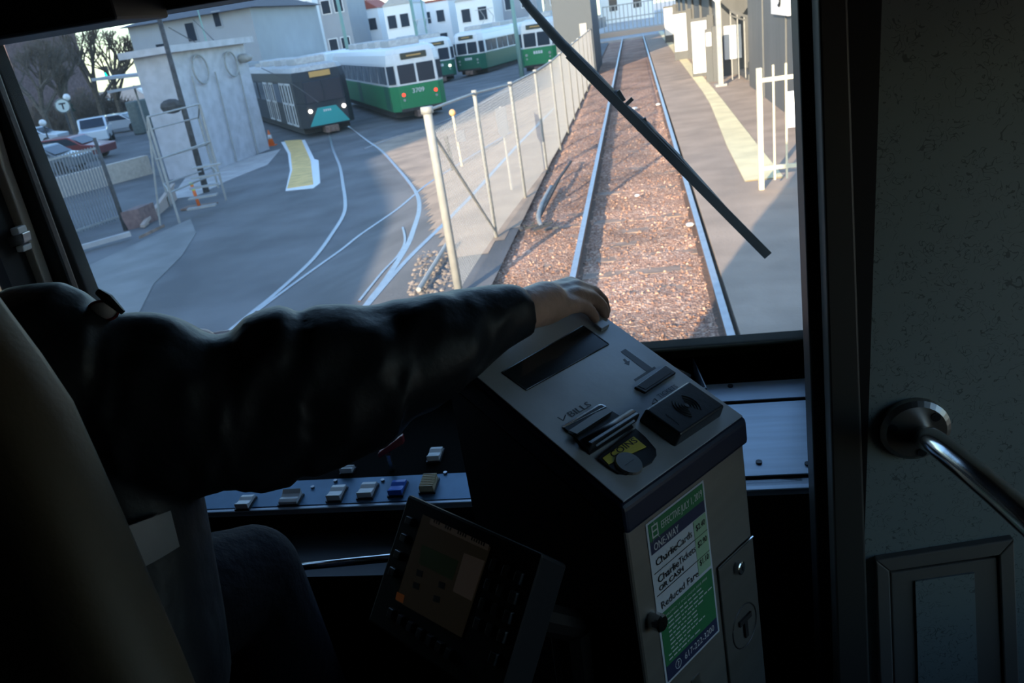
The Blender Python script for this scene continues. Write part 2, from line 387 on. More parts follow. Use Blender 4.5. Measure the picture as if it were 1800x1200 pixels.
# ------------------------------------------------------------------ fence beside the track
t = thing('chain_link_fence', 'tall silver chain link fence between the track bed and the tram yard', 'fence', (-2.2, 8.6, -.12))
fp = [(-2.24 + .4 * sm((y - 8.6) / 10), y) for y in [8.6 + 2.42 * i for i in range(13)]]
def fx(y): return -2.24 + .4 * sm((y - 8.6) / 10)
def fh(y): return 1.98 - .25 * sm((y - 8.6) / 6)
for i, (x, y) in enumerate(fp):
    r = .05 if i == 0 else .028; m = MB(); m.tube([(x, y, -.3), (x, y, fh(y) - .02), (x, y, fh(y) + .03)], [r, r, r * .8], 10)
    m.tube([(x, y, fh(y) - .03), (x, y, fh(y) + .04)], r * 1.35, 10); m.build('post', galv, t, smooth=True)
m = MB(); m.tube([(x, y, fh(y)) for x, y in fp], .017, 6); m.build('top_rail', galv, t)
m = MB(); m.tube([(fp[0][0], 8.6, 1.78), (fp[1][0], 11.0, -.02)], .02, 6); m.build('brace', galv, t)
m = MB(); sp = .075; y0, y1 = 8.6, fp[-1][1]
def strand(ya, za, yb, zb):
    a = V((fx(ya), ya, za)); b = V((fx(yb), yb, zb)); r = .0019; d = (b - a).normalized(); u = V((1, 0, 0)); v = d.cross(u).normalized()
    m.add([a + u * r, a - u * r + v * r, a - u * r - v * r, b + u * r, b - u * r + v * r, b - u * r - v * r], [(0, 1, 4, 3), (1, 2, 5, 4), (2, 0, 3, 5)])
k = 0; hh = 1.82
y = y0 - hh
while y < y1:
    for sgn in (1, -1):
        ya, za, yb, zb = (y, -.08, y + hh, -.08 + hh) if sgn > 0 else (y, -.08 + hh, y + hh, -.08)
        ca, cb = max(ya, y0), min(yb, y1)
        if cb > ca:
            f0, f1 = (ca - ya) / hh, (cb - ya) / hh; z0 = za + (zb - za) * f0; z1 = za + (zb - za) * f1
            for q in range(3):
                a_, b_ = q / 3, (q + 1) / 3; strand(ca + (cb - ca) * a_, z0 + (z1 - z0) * a_, ca + (cb - ca) * b_, z0 + (z1 - z0) * b_)
    y += sp
o = m.build('wire_mesh', wirem, t)
def sign_on(name, label, px, py, wpx, hpx, mat, Y, cat='sign'):
    p = hit(px, py, V((0, Y, 0)), V((0, 1, 0))); s_ = mpx(p); m = MB(); m.box(p.x - wpx * s_ / 2, p.x + wpx * s_ / 2, p.y, p.y + .02, p.z - hpx * s_ / 2, p.z + hpx * s_ / 2)
    return tag(m.build(name, mat), label, cat)
plq = M('blank blue grey sign plate', (.10, .115, .15), .6)
c = hit(882, 214, V((0, 14.2, 0)), V((0, 1, 0))); s_ = mpx(c); t = thing('blank_sign', 'blank blue grey sign plate standing beyond the fence between second and third posts', 'sign', (c.x, c.y, G(c.x, c.y)))
m = MB(); m.tube([(c.x, c.y + .03, G(c.x, c.y)), (c.x, c.y + .03, c.z + 26 * s_)], .02, 6); m.build('post', galv, t)
m = MB(); m.prism([c + V((-9 * s_, 0, 22 * s_)), c + V((10 * s_, 0, 26 * s_)), c + V((10 * s_, 0, -20 * s_)), c + V((0, 0, -28 * s_)), c + V((-9 * s_, 0, -20 * s_))], (0, .02, 0)); m.build('plate', plq, t)

# marker post beyond the fence
g = on(812, 292); t = thing('marker_post', 'thin cream marker post with round top beyond the fence', 'post', g); s_ = mpx(g)
m = MB(); m.tube([g, g + V((-.02, 0, 88 * s_))], .03, 8); m.build('shaft', cream, t)
m = MB(); m.sphere(g + V((-.02, 0, 92 * s_)), .085, 12, 8); m.build('round_cap', M('faded orange cap', (.75, .42, .18), .6), t, smooth=True)
m = MB(); m.box(g.x - .02, g.x + .22, g.y - .05, g.y - .03, g.z + 42 * s_, g.z + 62 * s_); m.build('plate', plq, t)
g = on(797, 300); t = thing('wooden_stake', 'grey weathered stake leaning beside the marker post', 'stake', g)
m = MB(); m.bar(g, g + V((-.08, .1, 60 * mpx(g))), .09, .06); m.build('stake', dkpole, t)

# scrap metal on the ballast
m = MB(); a = on(947, 385); b = on(1005, 292); m.bar(a + V((0, 0, .02)), a.lerp(b, .55) + V((0, 0, .12)), .05, .04); m.bar(a.lerp(b, .55) + V((0, 0, .12)), b + V((0, 0, .1)), .04, .03)
tag(m.build('scrap_bar', dkpole), 'long thin rusty bar lying on the ballast beside the fence', 'scrap metal')
m = MB(); m.tube(catmull([on(970, 335) + V((0, 0, .07)), on(955, 362) + V((0, 0, .07)), on(947, 385) + V((0, 0, .05)), on(952, 402) + V((0, 0, .03))], 4), .035, 8)
tag(m.build('scrap_pipe', galv, smooth=True), 'short bent grey pipe at the foot of the rusty bar', 'scrap metal')
m = MB()
for i in range(9):
    p = on(918 + 5 * i, 408 - 3 * (i % 4)); m.bar(p + V((0, 0, .03)), p + V((random.uniform(-.1, .25), random.uniform(-.05, .15), .06)), .04, .03)
tag(m.build('scrap_heap', dkpole), 'low heap of dark scrap strips on the ballast by the fence foot', 'scrap metal', kind='stuff')
for i, (px, py, r, lb) in enumerate([(1213, 397, .05, 'bright white crumpled paper beside the right rail'), (1116, 192, .07, 'flat white paper scrap on the ballast just past the wiper'), (1157, 185, .06, 'pale litter near the right rail beyond the wiper'), (1120, 345, .035, 'small white scrap in the middle of the track bed')]):
    p = on(px, py); m = MB(); m.sphere(p + V((0, 0, r * .4)), r, 7, 5, (1.2, 1, .5)); tag(m.build('litter', poster), lb, 'litter')

# pipes and debris at the corner post
m = MB(); a = on(738, 520); b = on(788, 440); m.tube([a + V((0, 0, .08)), b + V((0, 0, .1))], .03, 8); tag(m.build('loose_pipe', galv), 'pale pipe lying in gravel at the foot of the thick fence post', 'pipe')
m = MB()
for i in range(260):
    px = random.uniform(715, 800); py = random.uniform(440, 520)
    if (px - 715) < (520 - py) * .3: continue
    p = on(px, py); r = random.uniform(.015, .045); s3 = [random.uniform(.6, 1.3) * r for _ in range(3)]
    m.add([p + V((v.x * s3[0], v.y * s3[1], v.z * s3[2] * .7)) for v in iv], jf)
tag(m.build('rubble', M('grey brown rubble', (.20, .17, .15), .9, var=.3, scale=3)), 'grey rubble beside the thick corner fence post', 'rubble', kind='stuff')

# ------------------------------------------------------------------ platform gate
t = thing('picket_gate', 'cream steel picket gate at the near end of the yellow strip', 'gate', (1.6, 11.7, 0))
for x, h0, h1, r in [(1.615, 0, 1.66, .035)]:
    m = MB(); m.box(x - r, x + r, 11.67, 11.74, h0, h1); m.build('post', cream, t)
for i in range(7):
    x = 1.8 + i * .165; m = MB(); m.box(x - .013, x + .013, 11.69, 11.715, .12, 1.68); m.build('picket', cream, t)
for z in (.27, 1.47): m = MB(); m.box(1.6, 2.9, 11.68, 11.725, z, z + .055); m.build('crossbar', cream, t)
m = MB(); m.box(2.82, 2.9, 11.67, 11.74, 0, 1.7); m.build('post', cream, t)
m = MB(); m.box(1.955, 2.11, 11.655, 11.675, .83, 1.31); tag(m.build('gate_notice', poster), 'blank white notice fixed to the cream picket gate', 'notice')
# ------------------------------------------------------------------ station
t = thing('station_wall', 'dark grey panelled station building behind the picket gate', 'building', (3.05, 17, 0))
m = MB(); m.box(3.08, 9, 14.5, 24.2, 0, 6.2); m.build('wall', stadark, t)
for i in range(3):
    m = MB(); m.box(3.05, 3.085, 15 + i * 3.2, 15.06 + i * 3.2, 0, 6.2); m.build('panel_rib', M('rib', (.10, .105, .105), .5) if i == 0 else bpy.data.materials['rib'], t)
m = MB(); m.box(3.03, 3.085, 14.5, 24.2, 3.0, 3.06); m.build('band', bpy.data.materials['rib'], t)
p = hit(1372, 6, V((3.0, 0, 0)), V((1, 0, 0))); t2 = thing('station_sign', 'white sign with dark curved mark high on the station wall', 'sign', p)
m = MB(); m.box(2.98, 3.05, p.y - .9, p.y + 1.1, p.z - .22, p.z + .5); m.build('board', poster, t2)
m = MB(); m.tube([(2.97, p.y + .14 * math.cos(a), p.z + .1 + .14 * math.sin(a)) for a in fr(0, 5.2, 14)], .03, 6); m.build('curved_mark', labtext, t2)
# stair section
t = thing('station_stairs', 'dark station staircase with picket railing between wall and steel column', 'staircase', (3.1, 25.5, 0))
m = MB()
for i in range(12): m.box(3.2 + i * .28, 3.48 + i * .28, 25.6, 27.6, 0, .17 * (i + 1))
m.build('steps', stadark, t)
a, b = V((2.75, 25.4, 2.0)), V((5.4, 25.4, .75))
m = MB(); m.bar(a, b, .05, .07); m.bar(a - V((0, 0, .12)), b - V((0, 0, .12)), .03, .04); m.build('handrail', stadark, t)
for i in range(11):
    q = a.lerp(b, i / 14); m = MB(); m.bar(V((q.x, q.y, .1)), q, .025, .025); m.build('picket', galv, t)
m = MB(); m.box(2.7, 3.6, 27.7, 27.8, 0, 2.4); m.build('back_wall', stadark, t)
m = MB(); m.box(2.78, 3.3, 27.6, 27.7, .5, 1.5); m.build('white_panel', poster, t)
m = MB(); m.add([(2.75, 25.0, 3.6), (4, 25.0, 3.6), (4, 25.0, 1.95), (2.75, 25.0, 2.5), (2.75, 25.2, 3.6), (4, 25.2, 3.6), (4, 25.2, 1.95), (2.75, 25.2, 2.5)], [(0, 1, 2, 3), (7, 6, 5, 4), (0, 4, 5, 1), (1, 5, 6, 2), (2, 6, 7, 3), (3, 7, 4, 0)]); m.build('soffit', stadark, t)
for dz in (0, .28):
    m = MB(); m.add([(2.85, 24.97, 2.78 + dz), (3.45, 24.97, 2.42 + dz), (3.45, 24.97, 2.56 + dz), (2.95, 24.97, 2.92 + dz), (2.85, 25, 2.78 + dz), (3.45, 25, 2.42 + dz), (3.45, 25, 2.56 + dz), (2.95, 25, 2.92 + dz)], [(0, 1, 2, 3), (7, 6, 5, 4), (0, 4, 5, 1), (1, 5, 6, 2), (2, 6, 7, 3), (3, 7, 4, 0)]); m.build('white_stripe', poster, t)
t = thing('canopy_column', 'light grey steel canopy column standing by the station stairs', 'column', (2.38, 25.1, 0))
m = MB(); m.box(2.31, 2.45, 25.0, 25.2, 0, 2.35); m.build('shaft', galv, t)
m = MB(); m.box(2.22, 2.54, 24.92, 25.28, 0, .06); m.build('base_plate', galv, t)
for dx in (-.75, .7): m = MB(); m.bar((2.38, 25.1, 2.3), (2.38 + dx, 25.1, 3.1), .1, .1); m.build('bracket_arm', white, t)
t = thing('platform_canopy', 'white edged canopy over the far platform', 'canopy', (2.6, 40, 0))
m = MB(); m.box(1.7, 5, 25.6, 62, 3.0, 3.25); m.build('canopy_roof', galv, t)
for i in range(7): m = MB(); m.box(2.9, 3.02, 29 + i * 5, 29.12 + i * 5, 0, 3.0); m.build('post', stadark, t)
m = MB(); m.box(3.0, 3.2, 28, 62, 0, 3.1); m.build('back_panel', stadark, t)
for px0, px1, py0, py1, Y, lb in [(1217, 1243, 37, 128, 28.5, 'largest white poster panel nearest the canopy column'), (1185, 1207, 24, 90, 36.5, 'second white poster panel along the platform'), (1168, 1183, 14, 62, 50, 'farthest narrow white poster panel on the platform'), (1241, 1250, 57, 81, 26.4, 'small white notice beside the canopy column')]:
    a = hit(px0, (py0 + py1) / 2, V((0, Y, 0)), V((0, 1, 0))); b = hit(px1, (py0 + py1) / 2, V((0, Y, 0)), V((0, 1, 0)))
    zt = hit((px0 + px1) / 2, py0, V((0, Y, 0)), V((0, 1, 0))).z; zb = max(.0, hit((px0 + px1) / 2, py1, V((0, Y, 0)), V((0, 1, 0))).z)
    t = thing('poster_panel', lb, 'poster panel', (a.x, Y, 0)); m = MB(); m.box(a.x, b.x, Y - .05, Y, max(zb, .12), zt); m.build('sheet', poster, t)
    m = MB(); m.box(a.x - .03, b.x + .25, Y, Y + .08, 0, zt + .1); m.build('backing', stadark, t)
    m = MB(); m.box(b.x + .02, b.x + .22, Y - .1, Y, 0, zt + .15); m.build('frame_post', stadark, t)
# structure left of the far track
t = thing('signal_hut', 'blue grey signal hut at the far end of the fence', 'hut', (-3.2, 37, -.1))
m = MB(); m.box(-3.4, -1.75, 37, 44, -.3, 3.4); m.build('wall', M('blue grey siding', (.07, .085, .10), .8, var=.05), t)
m = MB(); m.box(-3.55, -1.6, 36.85, 44.2, 3.4, 3.6); m.build('roof', roofdk, t)
m = MB(); m.box(-2.3, -2.0, 36.95, 37, 1.0, 2.0); m.build('louvre', galv, t)
# track end fence + wall
t = thing('end_fence', 'pale picket fence closing the far end of the track', 'fence', (0, 66, 0))
for i in range(30): m = MB(); m.box(-2.4 + i * .33, -2.33 + i * .33, 70, 70.08, 0, 2.3); m.build('picket', galv, t)
for z in (.3, 1.2, 2.2): m = MB(); m.box(-2.4, 7.5, 69.95, 70, z, z + .08); m.build('crossbar', galv, t)
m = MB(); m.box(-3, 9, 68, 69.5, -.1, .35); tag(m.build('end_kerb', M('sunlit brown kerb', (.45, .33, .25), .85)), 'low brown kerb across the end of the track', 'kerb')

# ------------------------------------------------------------------ trams
def tram(label, front_px, th, style, num='', L=20, lights='red', zs=1.0, arms=True):
    g = on(*front_px) if not isinstance(front_px, V) else front_px
    t = thing('tram', label, 'tram', g, th, 'parked trams in the yard')
    lo = {'green': green, 'green2': green2, 'teal': tramgrey}[style]; hi = tramgrey if style == 'teal' else tramwhite
    B = lambda mb, n, mt, p=t, **k: mb.build(n, mt, p, rel=False, **k)
    def outline(z, ins=0, nose=.45): return [(-1.32 + ins, nose, z), (-.98 + ins * .6, ins, z), (.98 - ins * .6, ins, z), (1.32 - ins, nose, z), (1.32 - ins, L, z), (-1.32 + ins, L, z)]
    zb = .42
    m = MB(); m.prism(outline(zb), (0, 0, 1.58 - zb)); B(m, 'lower_body', lo, bev=.04)
    m = MB(); m.loft([outline(1.58, .0), outline(2.6, .03), outline(3.0, .1, .5)]); B(m, 'upper_body', hi, bev=.02)
    m = MB(); m.loft([outline(3.0, .1, .5), outline(3.2, .22, .6), outline(3.3, .55, .9)]); B(m, 'roof', hi if style != 'teal' else roofgrey)
    if style == 'teal':
        m = MB(); m.box(-.92, .92, -.03, .05, 1.55, 2.55); B(m, 'windshield', tglass, bev=.03)
        m = MB(); m.box(-.03, .03, -.05, .0, 1.55, 2.55); B(m, 'window_bar', tramgrey)
        m = MB(); m.add([(-.98, -.04, .5), (.98, -.04, .5), (.45, -.04, 1.3), (-.45, -.04, 1.3), (-.98, .05, .5), (.98, .05, .5), (.45, .05, 1.3), (-.45, .05, 1.3)], [(0, 1, 2, 3), (7, 6, 5, 4), (0, 4, 5, 1), (1, 5, 6, 2), (2, 6, 7, 3), (3, 7, 4, 0)]); lab(B(m, 'front_panel', teal), 'teal front panel')
        m = MB(); [m.box(x, x + .07, -.045, -.04, 1.09, 1.19) for x in (-.2, -.1, 0, .1)]; B(m, 'number', labtextw)
        m = MB(); m.box(-.5, .5, -.03, .05, 2.7, 2.95); B(m, 'destination_sign', amber)
        ly = -.05; lz = 1.2; lx = .82; tri = wl
        m = MB(); m.box(-.1, .1, 0, .1, 2.5, 2.6)
        for y in (.9, 2.6, 6, 8):
            for dy in (0, .75):
                f_ = MB(); 
                for a_, b_ in ((0, .09), (.6, .69)): f_.box(-1.36, -1.34, y + dy + a_, y + dy + b_, .5, 2.55)
                for z_ in (.5, 1.5, 2.45): f_.box(-1.36, -1.34, y + dy, y + dy + .69, z_, z_ + .09)
                B(f_, 'door_leaf', tramwhite)
        for i in range(6): m = MB(); m.box(-1.345, -1.30, 4.3 + i * 2.6, 6.3 + i * 2.6, 1.55, 2.5); B(m, 'side_window', tglass)
    else:
        for s_ in (-1, 1):
            a_, b_ = (.05, .86) if s_ > 0 else (-.86, -.05)
            m = MB(); m.box(a_, b_, -.02, .05, 1.66, 2.5); B(m, 'front_window', tglass, bev=.03)
            c0, c1 = V((s_ * 1.03, .05, 0)), V((s_ * 1.29, .39, 0)); nn = V((s_ * .8, -.6, 0)).normalized() * .03
            m = MB(); m.hexa([c0 + V((0, 0, 1.68)) + nn, c1 + V((0, 0, 1.68)) + nn, c1 + V((0, 0, 1.68)) - nn, c0 + V((0, 0, 1.68)) - nn, c0 + V((0, 0, 2.5)) + nn, c1 + V((0, 0, 2.5)) + nn, c1 + V((0, 0, 2.5)) - nn, c0 + V((0, 0, 2.5)) - nn]); B(m, 'corner_window', tglass)
            xs_ = s_ * 1.325
            for i in range(8):
                y = .8 + i * 2.3; m = MB(); m.box(min(xs_, xs_ - s_ * .05), max(xs_, xs_ - s_ * .05) + .0, y, y + 1.0, 1.68, 2.5); m.box(min(xs_, xs_ - s_ * .05), max(xs_, xs_ - s_ * .05), y + 1.08, y + 2.1, 1.68, 2.5); B(m, 'side_window', tglass)
            for y in (.75, 9.2):
                m = MB(); m.box(min(xs_ * 1.004, xs_), max(xs_ * 1.004, xs_), y, y + 1.2, .5, 1.6); B(m, 'door_panel', green2)
        m = MB(); m.box(-.62, .62, -.02, .1, 2.72, 3.0); B(m, 'destination_sign', dispd, bev=.03)
        m = MB(); m.box(-.35, .35, -.03, .0, 2.83, 2.89); B(m, 'sign_lettering', amber)
        m = MB(); text(m, num, .30, (-.36, -.01, 1.2), V((1, 0, 0)), V((0, 0, 1)), bold=.018) if num else [m.box(x, x + .12, -.012, 0, 1.2, 1.38) for x in (-.3, -.14, .02, .18)]; B(m, 'number', labtextw)
        ly = -.02; lz = 1.18; lx = .78; tri = redl if lights == 'red' else (galv if lights == 'none' else wl)
        m = MB(); m.box(-1.0, 1.0, -.08, .05, .42, .55); B(m, 'bumper', under)
    for s_ in (-1, 1):
        if lights == 'one' and s_ < 0: continue
        m = MB(); m.cyl((s_ * lx, ly - .02, lz), (s_ * lx, ly + .06, lz), .085, 14); B(m, 'lamp', tri)
        if style != 'teal': m = MB(); m.cyl((s_ * lx, ly - .01, lz - .24), (s_ * lx, ly + .06, lz - .24), .06, 12); B(m, 'small_lamp', galv)
    m = MB(); m.box(-1.15, 1.15, .9, L - .5, .12, .44); B(m, 'underframe', under)
    m = MB(); m.box(-.32, .32, -.25, .6, .12, .42); m.box(-.12, .12, -.45, -.2, .18, .36); B(m, 'coupler', rustbox)
    for y in (2, 4, L - 4, L - 2):
        for s_ in (-.75, .75):
            m = MB(); m.cyl((s_ - .06, y, .33), (s_ + .06, y, .33), .33, 16); B(m, 'wheel', under)
    for y in (1.6, 5.5, 9.5, 13):
        m = MB(); m.box(-.75, .75, y, y + 2.2, 3.28, 3.62); B(m, 'roof_unit', roofgrey, bev=.06)
    if arms:
        m = MB(); m.tube([(-.5, 4.4, 3.3), (-.4, 5.2, 4.1), (-.35, 4.3, 4.7)], .03, 5); m.tube([(.5, 4.4, 3.3), (.4, 5.2, 4.1), (.35, 4.3, 4.7)], .03, 5); m.bar((-.8, 4.3, 4.72), (.8, 4.3, 4.72), .06, .04); B(m, 'pantograph', roofgrey)
    return t
R_ = math.radians
tram('green and white tram numbered 3709 with two red tail lamps', (746, 207), R_(27), 'green', '3709', arms=False)
tram('dark grey tram with teal front panel and both headlamps lit beside the white shed', (585, 235), R_(33), 'teal', lights='white', L=18, arms=False)
tram('green tram with one lit headlamp mostly hidden behind tram 3709', (778, 146), R_(24), 'green2', '', lights='one', L=18)
tram('dark green tram with white upper front facing the yard, right of the half hidden tram', (828, 134), R_(-14), 'green2', '', lights='none', L=18)
tram('bright green and white tram partly hidden by the wiper', (950, 128), R_(-8), 'green', '', lights='none', L=13)

# ------------------------------------------------------------------ shed and left yard
def bldg(name, label, px_l, px_r, ptop, mats, depth_m=8, roof='flat', windows=(), cat='building', eave=.3, ground=G, dist=0):
    """front wall between two ground pixels, top at image row ptop over the left pixel"""
    if dist:
        a, b = [V((q.x, q.y, G(q.x, q.y) if q.x < 0 else 0)) for q in (hit(px_l[0], 20, V((0, dist, 0)), V((0, 1, 0))), hit(px_r[0], 20, V((0, dist, 0)), V((0, 1, 0))))]
    else: a = on(*px_l, ground); b = on(*px_r, ground)
    d = (b - a); d.z = 0; Lx = d.length; ex = d.normalized(); ey = V((-ex.y, ex.x, 0))
    if ey.dot(a - C0) < 0: ey = -ey
    hgt = (px_l[1] - ptop) * mpx(a) * 1.04
    if dist: hgt = hit(px_l[0], ptop, a, V((0, 1, 0))).z - a.z
    t = thing(name, label, cat, a); z0 = min(a.z, b.z) - .3
    P = lambda u, v, z: a.xy.to_3d() + ex * u + ey * v + V((0, 0, z))
    m = MB(); m.hexa([P(0, 0, z0), P(Lx, 0, z0), P(Lx, depth_m, z0), P(0, depth_m, z0), P(0, 0, a.z + hgt), P(Lx, 0, a.z + hgt), P(Lx, depth_m, a.z + hgt), P(0, depth_m, a.z + hgt)]); m.build('wall', mats[0], t)
    e = eave; zt = a.z + hgt
    m = MB()
    if roof == 'flat': m.hexa([P(-e, -e, zt), P(Lx + e, -e, zt), P(Lx + e, depth_m + e, zt), P(-e, depth_m + e, zt), P(-e, -e, zt + .25), P(Lx + e, -e, zt + .25), P(Lx + e, depth_m + e, zt + .25), P(-e, depth_m + e, zt + .25)])
    elif roof == 'gable':
        rh = Lx * .38; m.add([P(-e, -e, zt), P(Lx + e, -e, zt), P(Lx / 2, -e, zt + rh), P(-e, depth_m, zt), P(Lx + e, depth_m, zt), P(Lx / 2, depth_m, zt + rh)], [(0, 1, 2), (5, 4, 3), (0, 3, 4, 1), (1, 4, 5, 2), (2, 5, 3, 0)])
    else:
        rh = 1.3; m.add([P(-e, -e, zt), P(Lx + e, -e, zt), P(Lx + e, depth_m, zt), P(-e, depth_m, zt), P(Lx * .2, depth_m / 2, zt + rh), P(Lx * .8, depth_m / 2, zt + rh)], [(3, 2, 1, 0), (0, 1, 5, 4), (1, 2, 5), (2, 3, 4, 5), (3, 0, 4)])
    m.build('roof', mats[1], t)
    for u, z, wd, ht in windows:
        f_ = MB(); f_.hexa([P(u * Lx - wd / 2 - .1, -.06, a.z + z * hgt - ht / 2 - .1), P(u * Lx + wd / 2 + .1, -.06, a.z + z * hgt - ht / 2 - .1), P(u * Lx + wd / 2 + .1, .1, a.z + z * hgt - ht / 2 - .1), P(u * Lx - wd / 2 - .1, .1, a.z + z * hgt - ht / 2 - .1),
               P(u * Lx - wd / 2 - .1, -.06, a.z + z * hgt + ht / 2 + .1), P(u * Lx + wd / 2 + .1, -.06, a.z + z * hgt + ht / 2 + .1), P(u * Lx + wd / 2 + .1, .1, a.z + z * hgt + ht / 2 + .1), P(u * Lx - wd / 2 - .1, .1, a.z + z * hgt + ht / 2 + .1)])
        fo = f_.build('window', mats[2], t)
        f_ = MB(); f_.hexa([P(u * Lx + sx_ * wd / 2, yy, a.z + z * hgt + sz_ * ht / 2) for sz_ in (-1, 1) for sx_, yy in ((-1, -.09), (1, -.09), (1, 0), (-1, 0))]); f_.build('pane', tglass, fo)
    return t, P, Lx, hgt, a
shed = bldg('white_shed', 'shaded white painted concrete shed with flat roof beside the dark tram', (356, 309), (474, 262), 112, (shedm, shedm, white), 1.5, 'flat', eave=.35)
t, P, Lx, hg, a = shed
for u, r in ((.30, .55), (.72, .5)):
    m = MB(); c = P(u * Lx, -.12, a.z + hg - .75); ex = (P(1, 0, 0) - P(0, 0, 0)); m.tube([c + ex * (r * math.cos(q)) + V((0, 0, r * math.sin(q))) for q in fr(0, 2 * math.pi, 20)], .04, 6); m.build('coiled_hose', galv, t)
m = MB(); c = P(Lx * .9, -.2, a.z + hg - .6); m.sphere(c, .25, 10, 6, (1.6, 1, .8)); m.build('vent_hood', galv, t, smooth=True)
for u in (.15, .45, .78):
    m = MB(); m.tube([P(u * Lx, -.08, a.z), P(u * Lx + .2, -.08, a.z + hg * .8)], .03, 6); m.build('conduit', galv, t)
# low awnings left of the shed
g = on(262, 268); t = thing('awning', 'long thin white awning roofs reaching left from the shed', 'awning', g)
for y0_, y1_, x0_, x1_ in ((137, 112, 183, 440), (158, 136, 210, 330)):
    p0 = hit(x0_, y0_, g, V((0, 1, 0))); p1 = hit(x1_, y1_, g, V((0, 1, 0))); m = MB(); m.bar(p0, p1, 2.2, .14); m.build('awning_slab', bldgrey, t)
for px in (235, 262, 300):
    p = hit(px, 150, g, V((0, 1, 0))); m = MB(); m.tube([(p.x, g.y, G(p.x, g.y)), (p.x, g.y, p.z)], .05, 6); m.build('awning_post', galv, t)
# small annexe with slanted bright board
g = on(310, 235); t = thing('annexe', 'pale wall annexe with a slanting white board under the awning', 'building', g)
p0 = hit(245, 158, g + V((0, .3, 0)), V((0, 1, 0))); p1 = hit(330, 200, g + V((0, .3, 0)), V((0, 1, 0)))
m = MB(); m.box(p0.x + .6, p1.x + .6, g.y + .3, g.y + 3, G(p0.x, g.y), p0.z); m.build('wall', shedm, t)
a_ = hit(243, 155, g, V((0, 1, 0))); b_ = hit(269, 172, g, V((0, 1, 0))); m = MB(); m.bar(a_, b_, .3, .16); m.build('slanted_board', poster, t)
# grey hall
bldg('grey_hall', 'large pale grey hall with hipped roof behind the shed', (215, 205), (440, 170), 50, (bldgrey, roofdk, bldgrey), 14, 'hip', [(.23, .72, .8, 1.1), (.25, .42, .8, .8), (.28, .18, 1.1, .9), (.5, .86, .7, 1.3), (.73, .94, .5, 1.0)], eave=.6, dist=62)
bldg('brick_block', 'purple brown brick block at the far left behind the bare trees', (-90, 215), (-14, 190), 60, (brickm, roofdk, white), 14, 'flat', [(.3, .8, 1, 1.5), (.6, .8, 1, 1.5), (.3, .5, 1, 1.5), (.6, .5, 1, 1.5)], dist=95)

# poles
def pole(label, base, top, r, mat, cat='pole', name='utility_pole', extra=None):
    g = on(*base[:2])
    if len(base) == 3: g = hit(base[0], base[1], V((0, base[2], 0)), V((0, 1, 0))); g.z = G(g.x, g.y)
    d = dep(g); q = W(top[0], top[1], d); q = V((g.x + (q.x - g.x) * .3, g.y + (q.y - g.y) * .3, q.z)); t = thing(name, label, cat, g)
    m = MB(); m.tube([g - V((0, 0, .2)), q], [r, r * .7], 8); m.build('shaft', mat, t, smooth=True)
    return t, g, q
t, g, q = pole('leaning dark utility pole in front of the shed and hall', (363, 338), (291, 36), .11, dkpole)
m = MB(); m.box(q.x - .1, q.x + .1, q.y - .1, q.y + .1, q.z, q.z + .1)
c = g.lerp(q, .52); m = MB(); m.sphere(c + V((-.35, -.1, 0)), .3, 8, 6, (1.4, .8, .8)); m.build('junction_box', dkpole, t)
t, g, q = pole('dark leaning fence post pole behind the brown crates', (222, 405), (160, 240), .07, dkpole)
for b_, t_, r, mt, lb in [((612, 90, 60), (588, -20), .16, greygreen, 'green catenary pole behind the teal fronted tram'), ((735, 70, 66), (712, -30), .16, greygreen, 'green catenary pole above tram 3709'), ((752, 68, 68), (733, -30), .09, greygreen, 'slim green pole just right of the pole above tram 3709'), ((918, 135), (893, -30), .16, greygreen, 'thick green catenary pole left of the wiper hidden tram'), ((1025, 100, 46), (1008, -30), .16, M('lichen pale pole', (.42, .46, .30), .7), 'pale yellow green pole beside the wiper'), ((368, 90, 55), (346, 20), .07, greygreen, 'thin pale pole in front of the grey hall')]:
    pole(lb, b_, t_, r, mt)
# wires
def wire(label, pts, r=.012):
    m = MB(); m.tube(catmull(pts, 4), r, 4); return tag(m.build('overhead_wire', dkpole), label, 'wire')
wire('overhead wire from the leaning pole down to the shed roof', [W(296, 48, 38), W(345, 75, 37), W(395, 98, 36)], .025)
wire('overhead wire crossing the grey hall toward the shed', [W(340, 35, 44), W(375, 70, 40), W(405, 105, 36)], .025)
wire('pale overhead wire above the teal fronted tram', [W(460, 120, 36), W(510, 145, 32), W(560, 180, 30)], .02)

# T sign and globes
def mark_T(mb, c, ex, ey, s, lift):
    n = ex.cross(ey); c = c + n * lift
    for pts in ([(-.55, .25), (.55, .25), (.55, .5), (-.55, .5)], [(-.13, -.6), (.13, -.6), (.13, .26), (-.13, .26)]):
        p = [c + ex * (a * s) + ey * (b * s) for a, b in pts]; mb.prism(p, n * .003)
def lollipop(label, px, py, rpx, d, base_drop=.0):
    c = W(px, py, d); g = V((c.x, c.y, G(c.x, c.y))); t = thing('station_sign', label, 'sign', g); r = rpx * d / F
    m = MB(); m.tube([g, c - V((0, 0, r))], .06, 8); m.build('pole', dkpole, t)
    n = (C0 - c); n.z = 0; n.normalize(); ex = n.cross(V((0, 0, -1))).normalized() * 1
    ex = V((-n.y, n.x, 0)); ey = V((0, 0, 1))
    m = MB(); m.tube([c - n * .05, c + n * .05], r, 28); m.build('disc', M('off white sign disc', (.62, .66, .60), .5), t)
    m = MB(); m.tube([c + n * .05 + ex * (r * .92 * math.cos(q)) + ey * (r * .92 * math.sin(q)) for q in fr(0, 2 * math.pi, 28)], r * .06, 5); mark_T(m, c, ex, ey, r * .8, .052); m.build('letter', labtext, t)
lollipop('round white sign with black letter T above the car park', 110, 186, 12.5, 50)
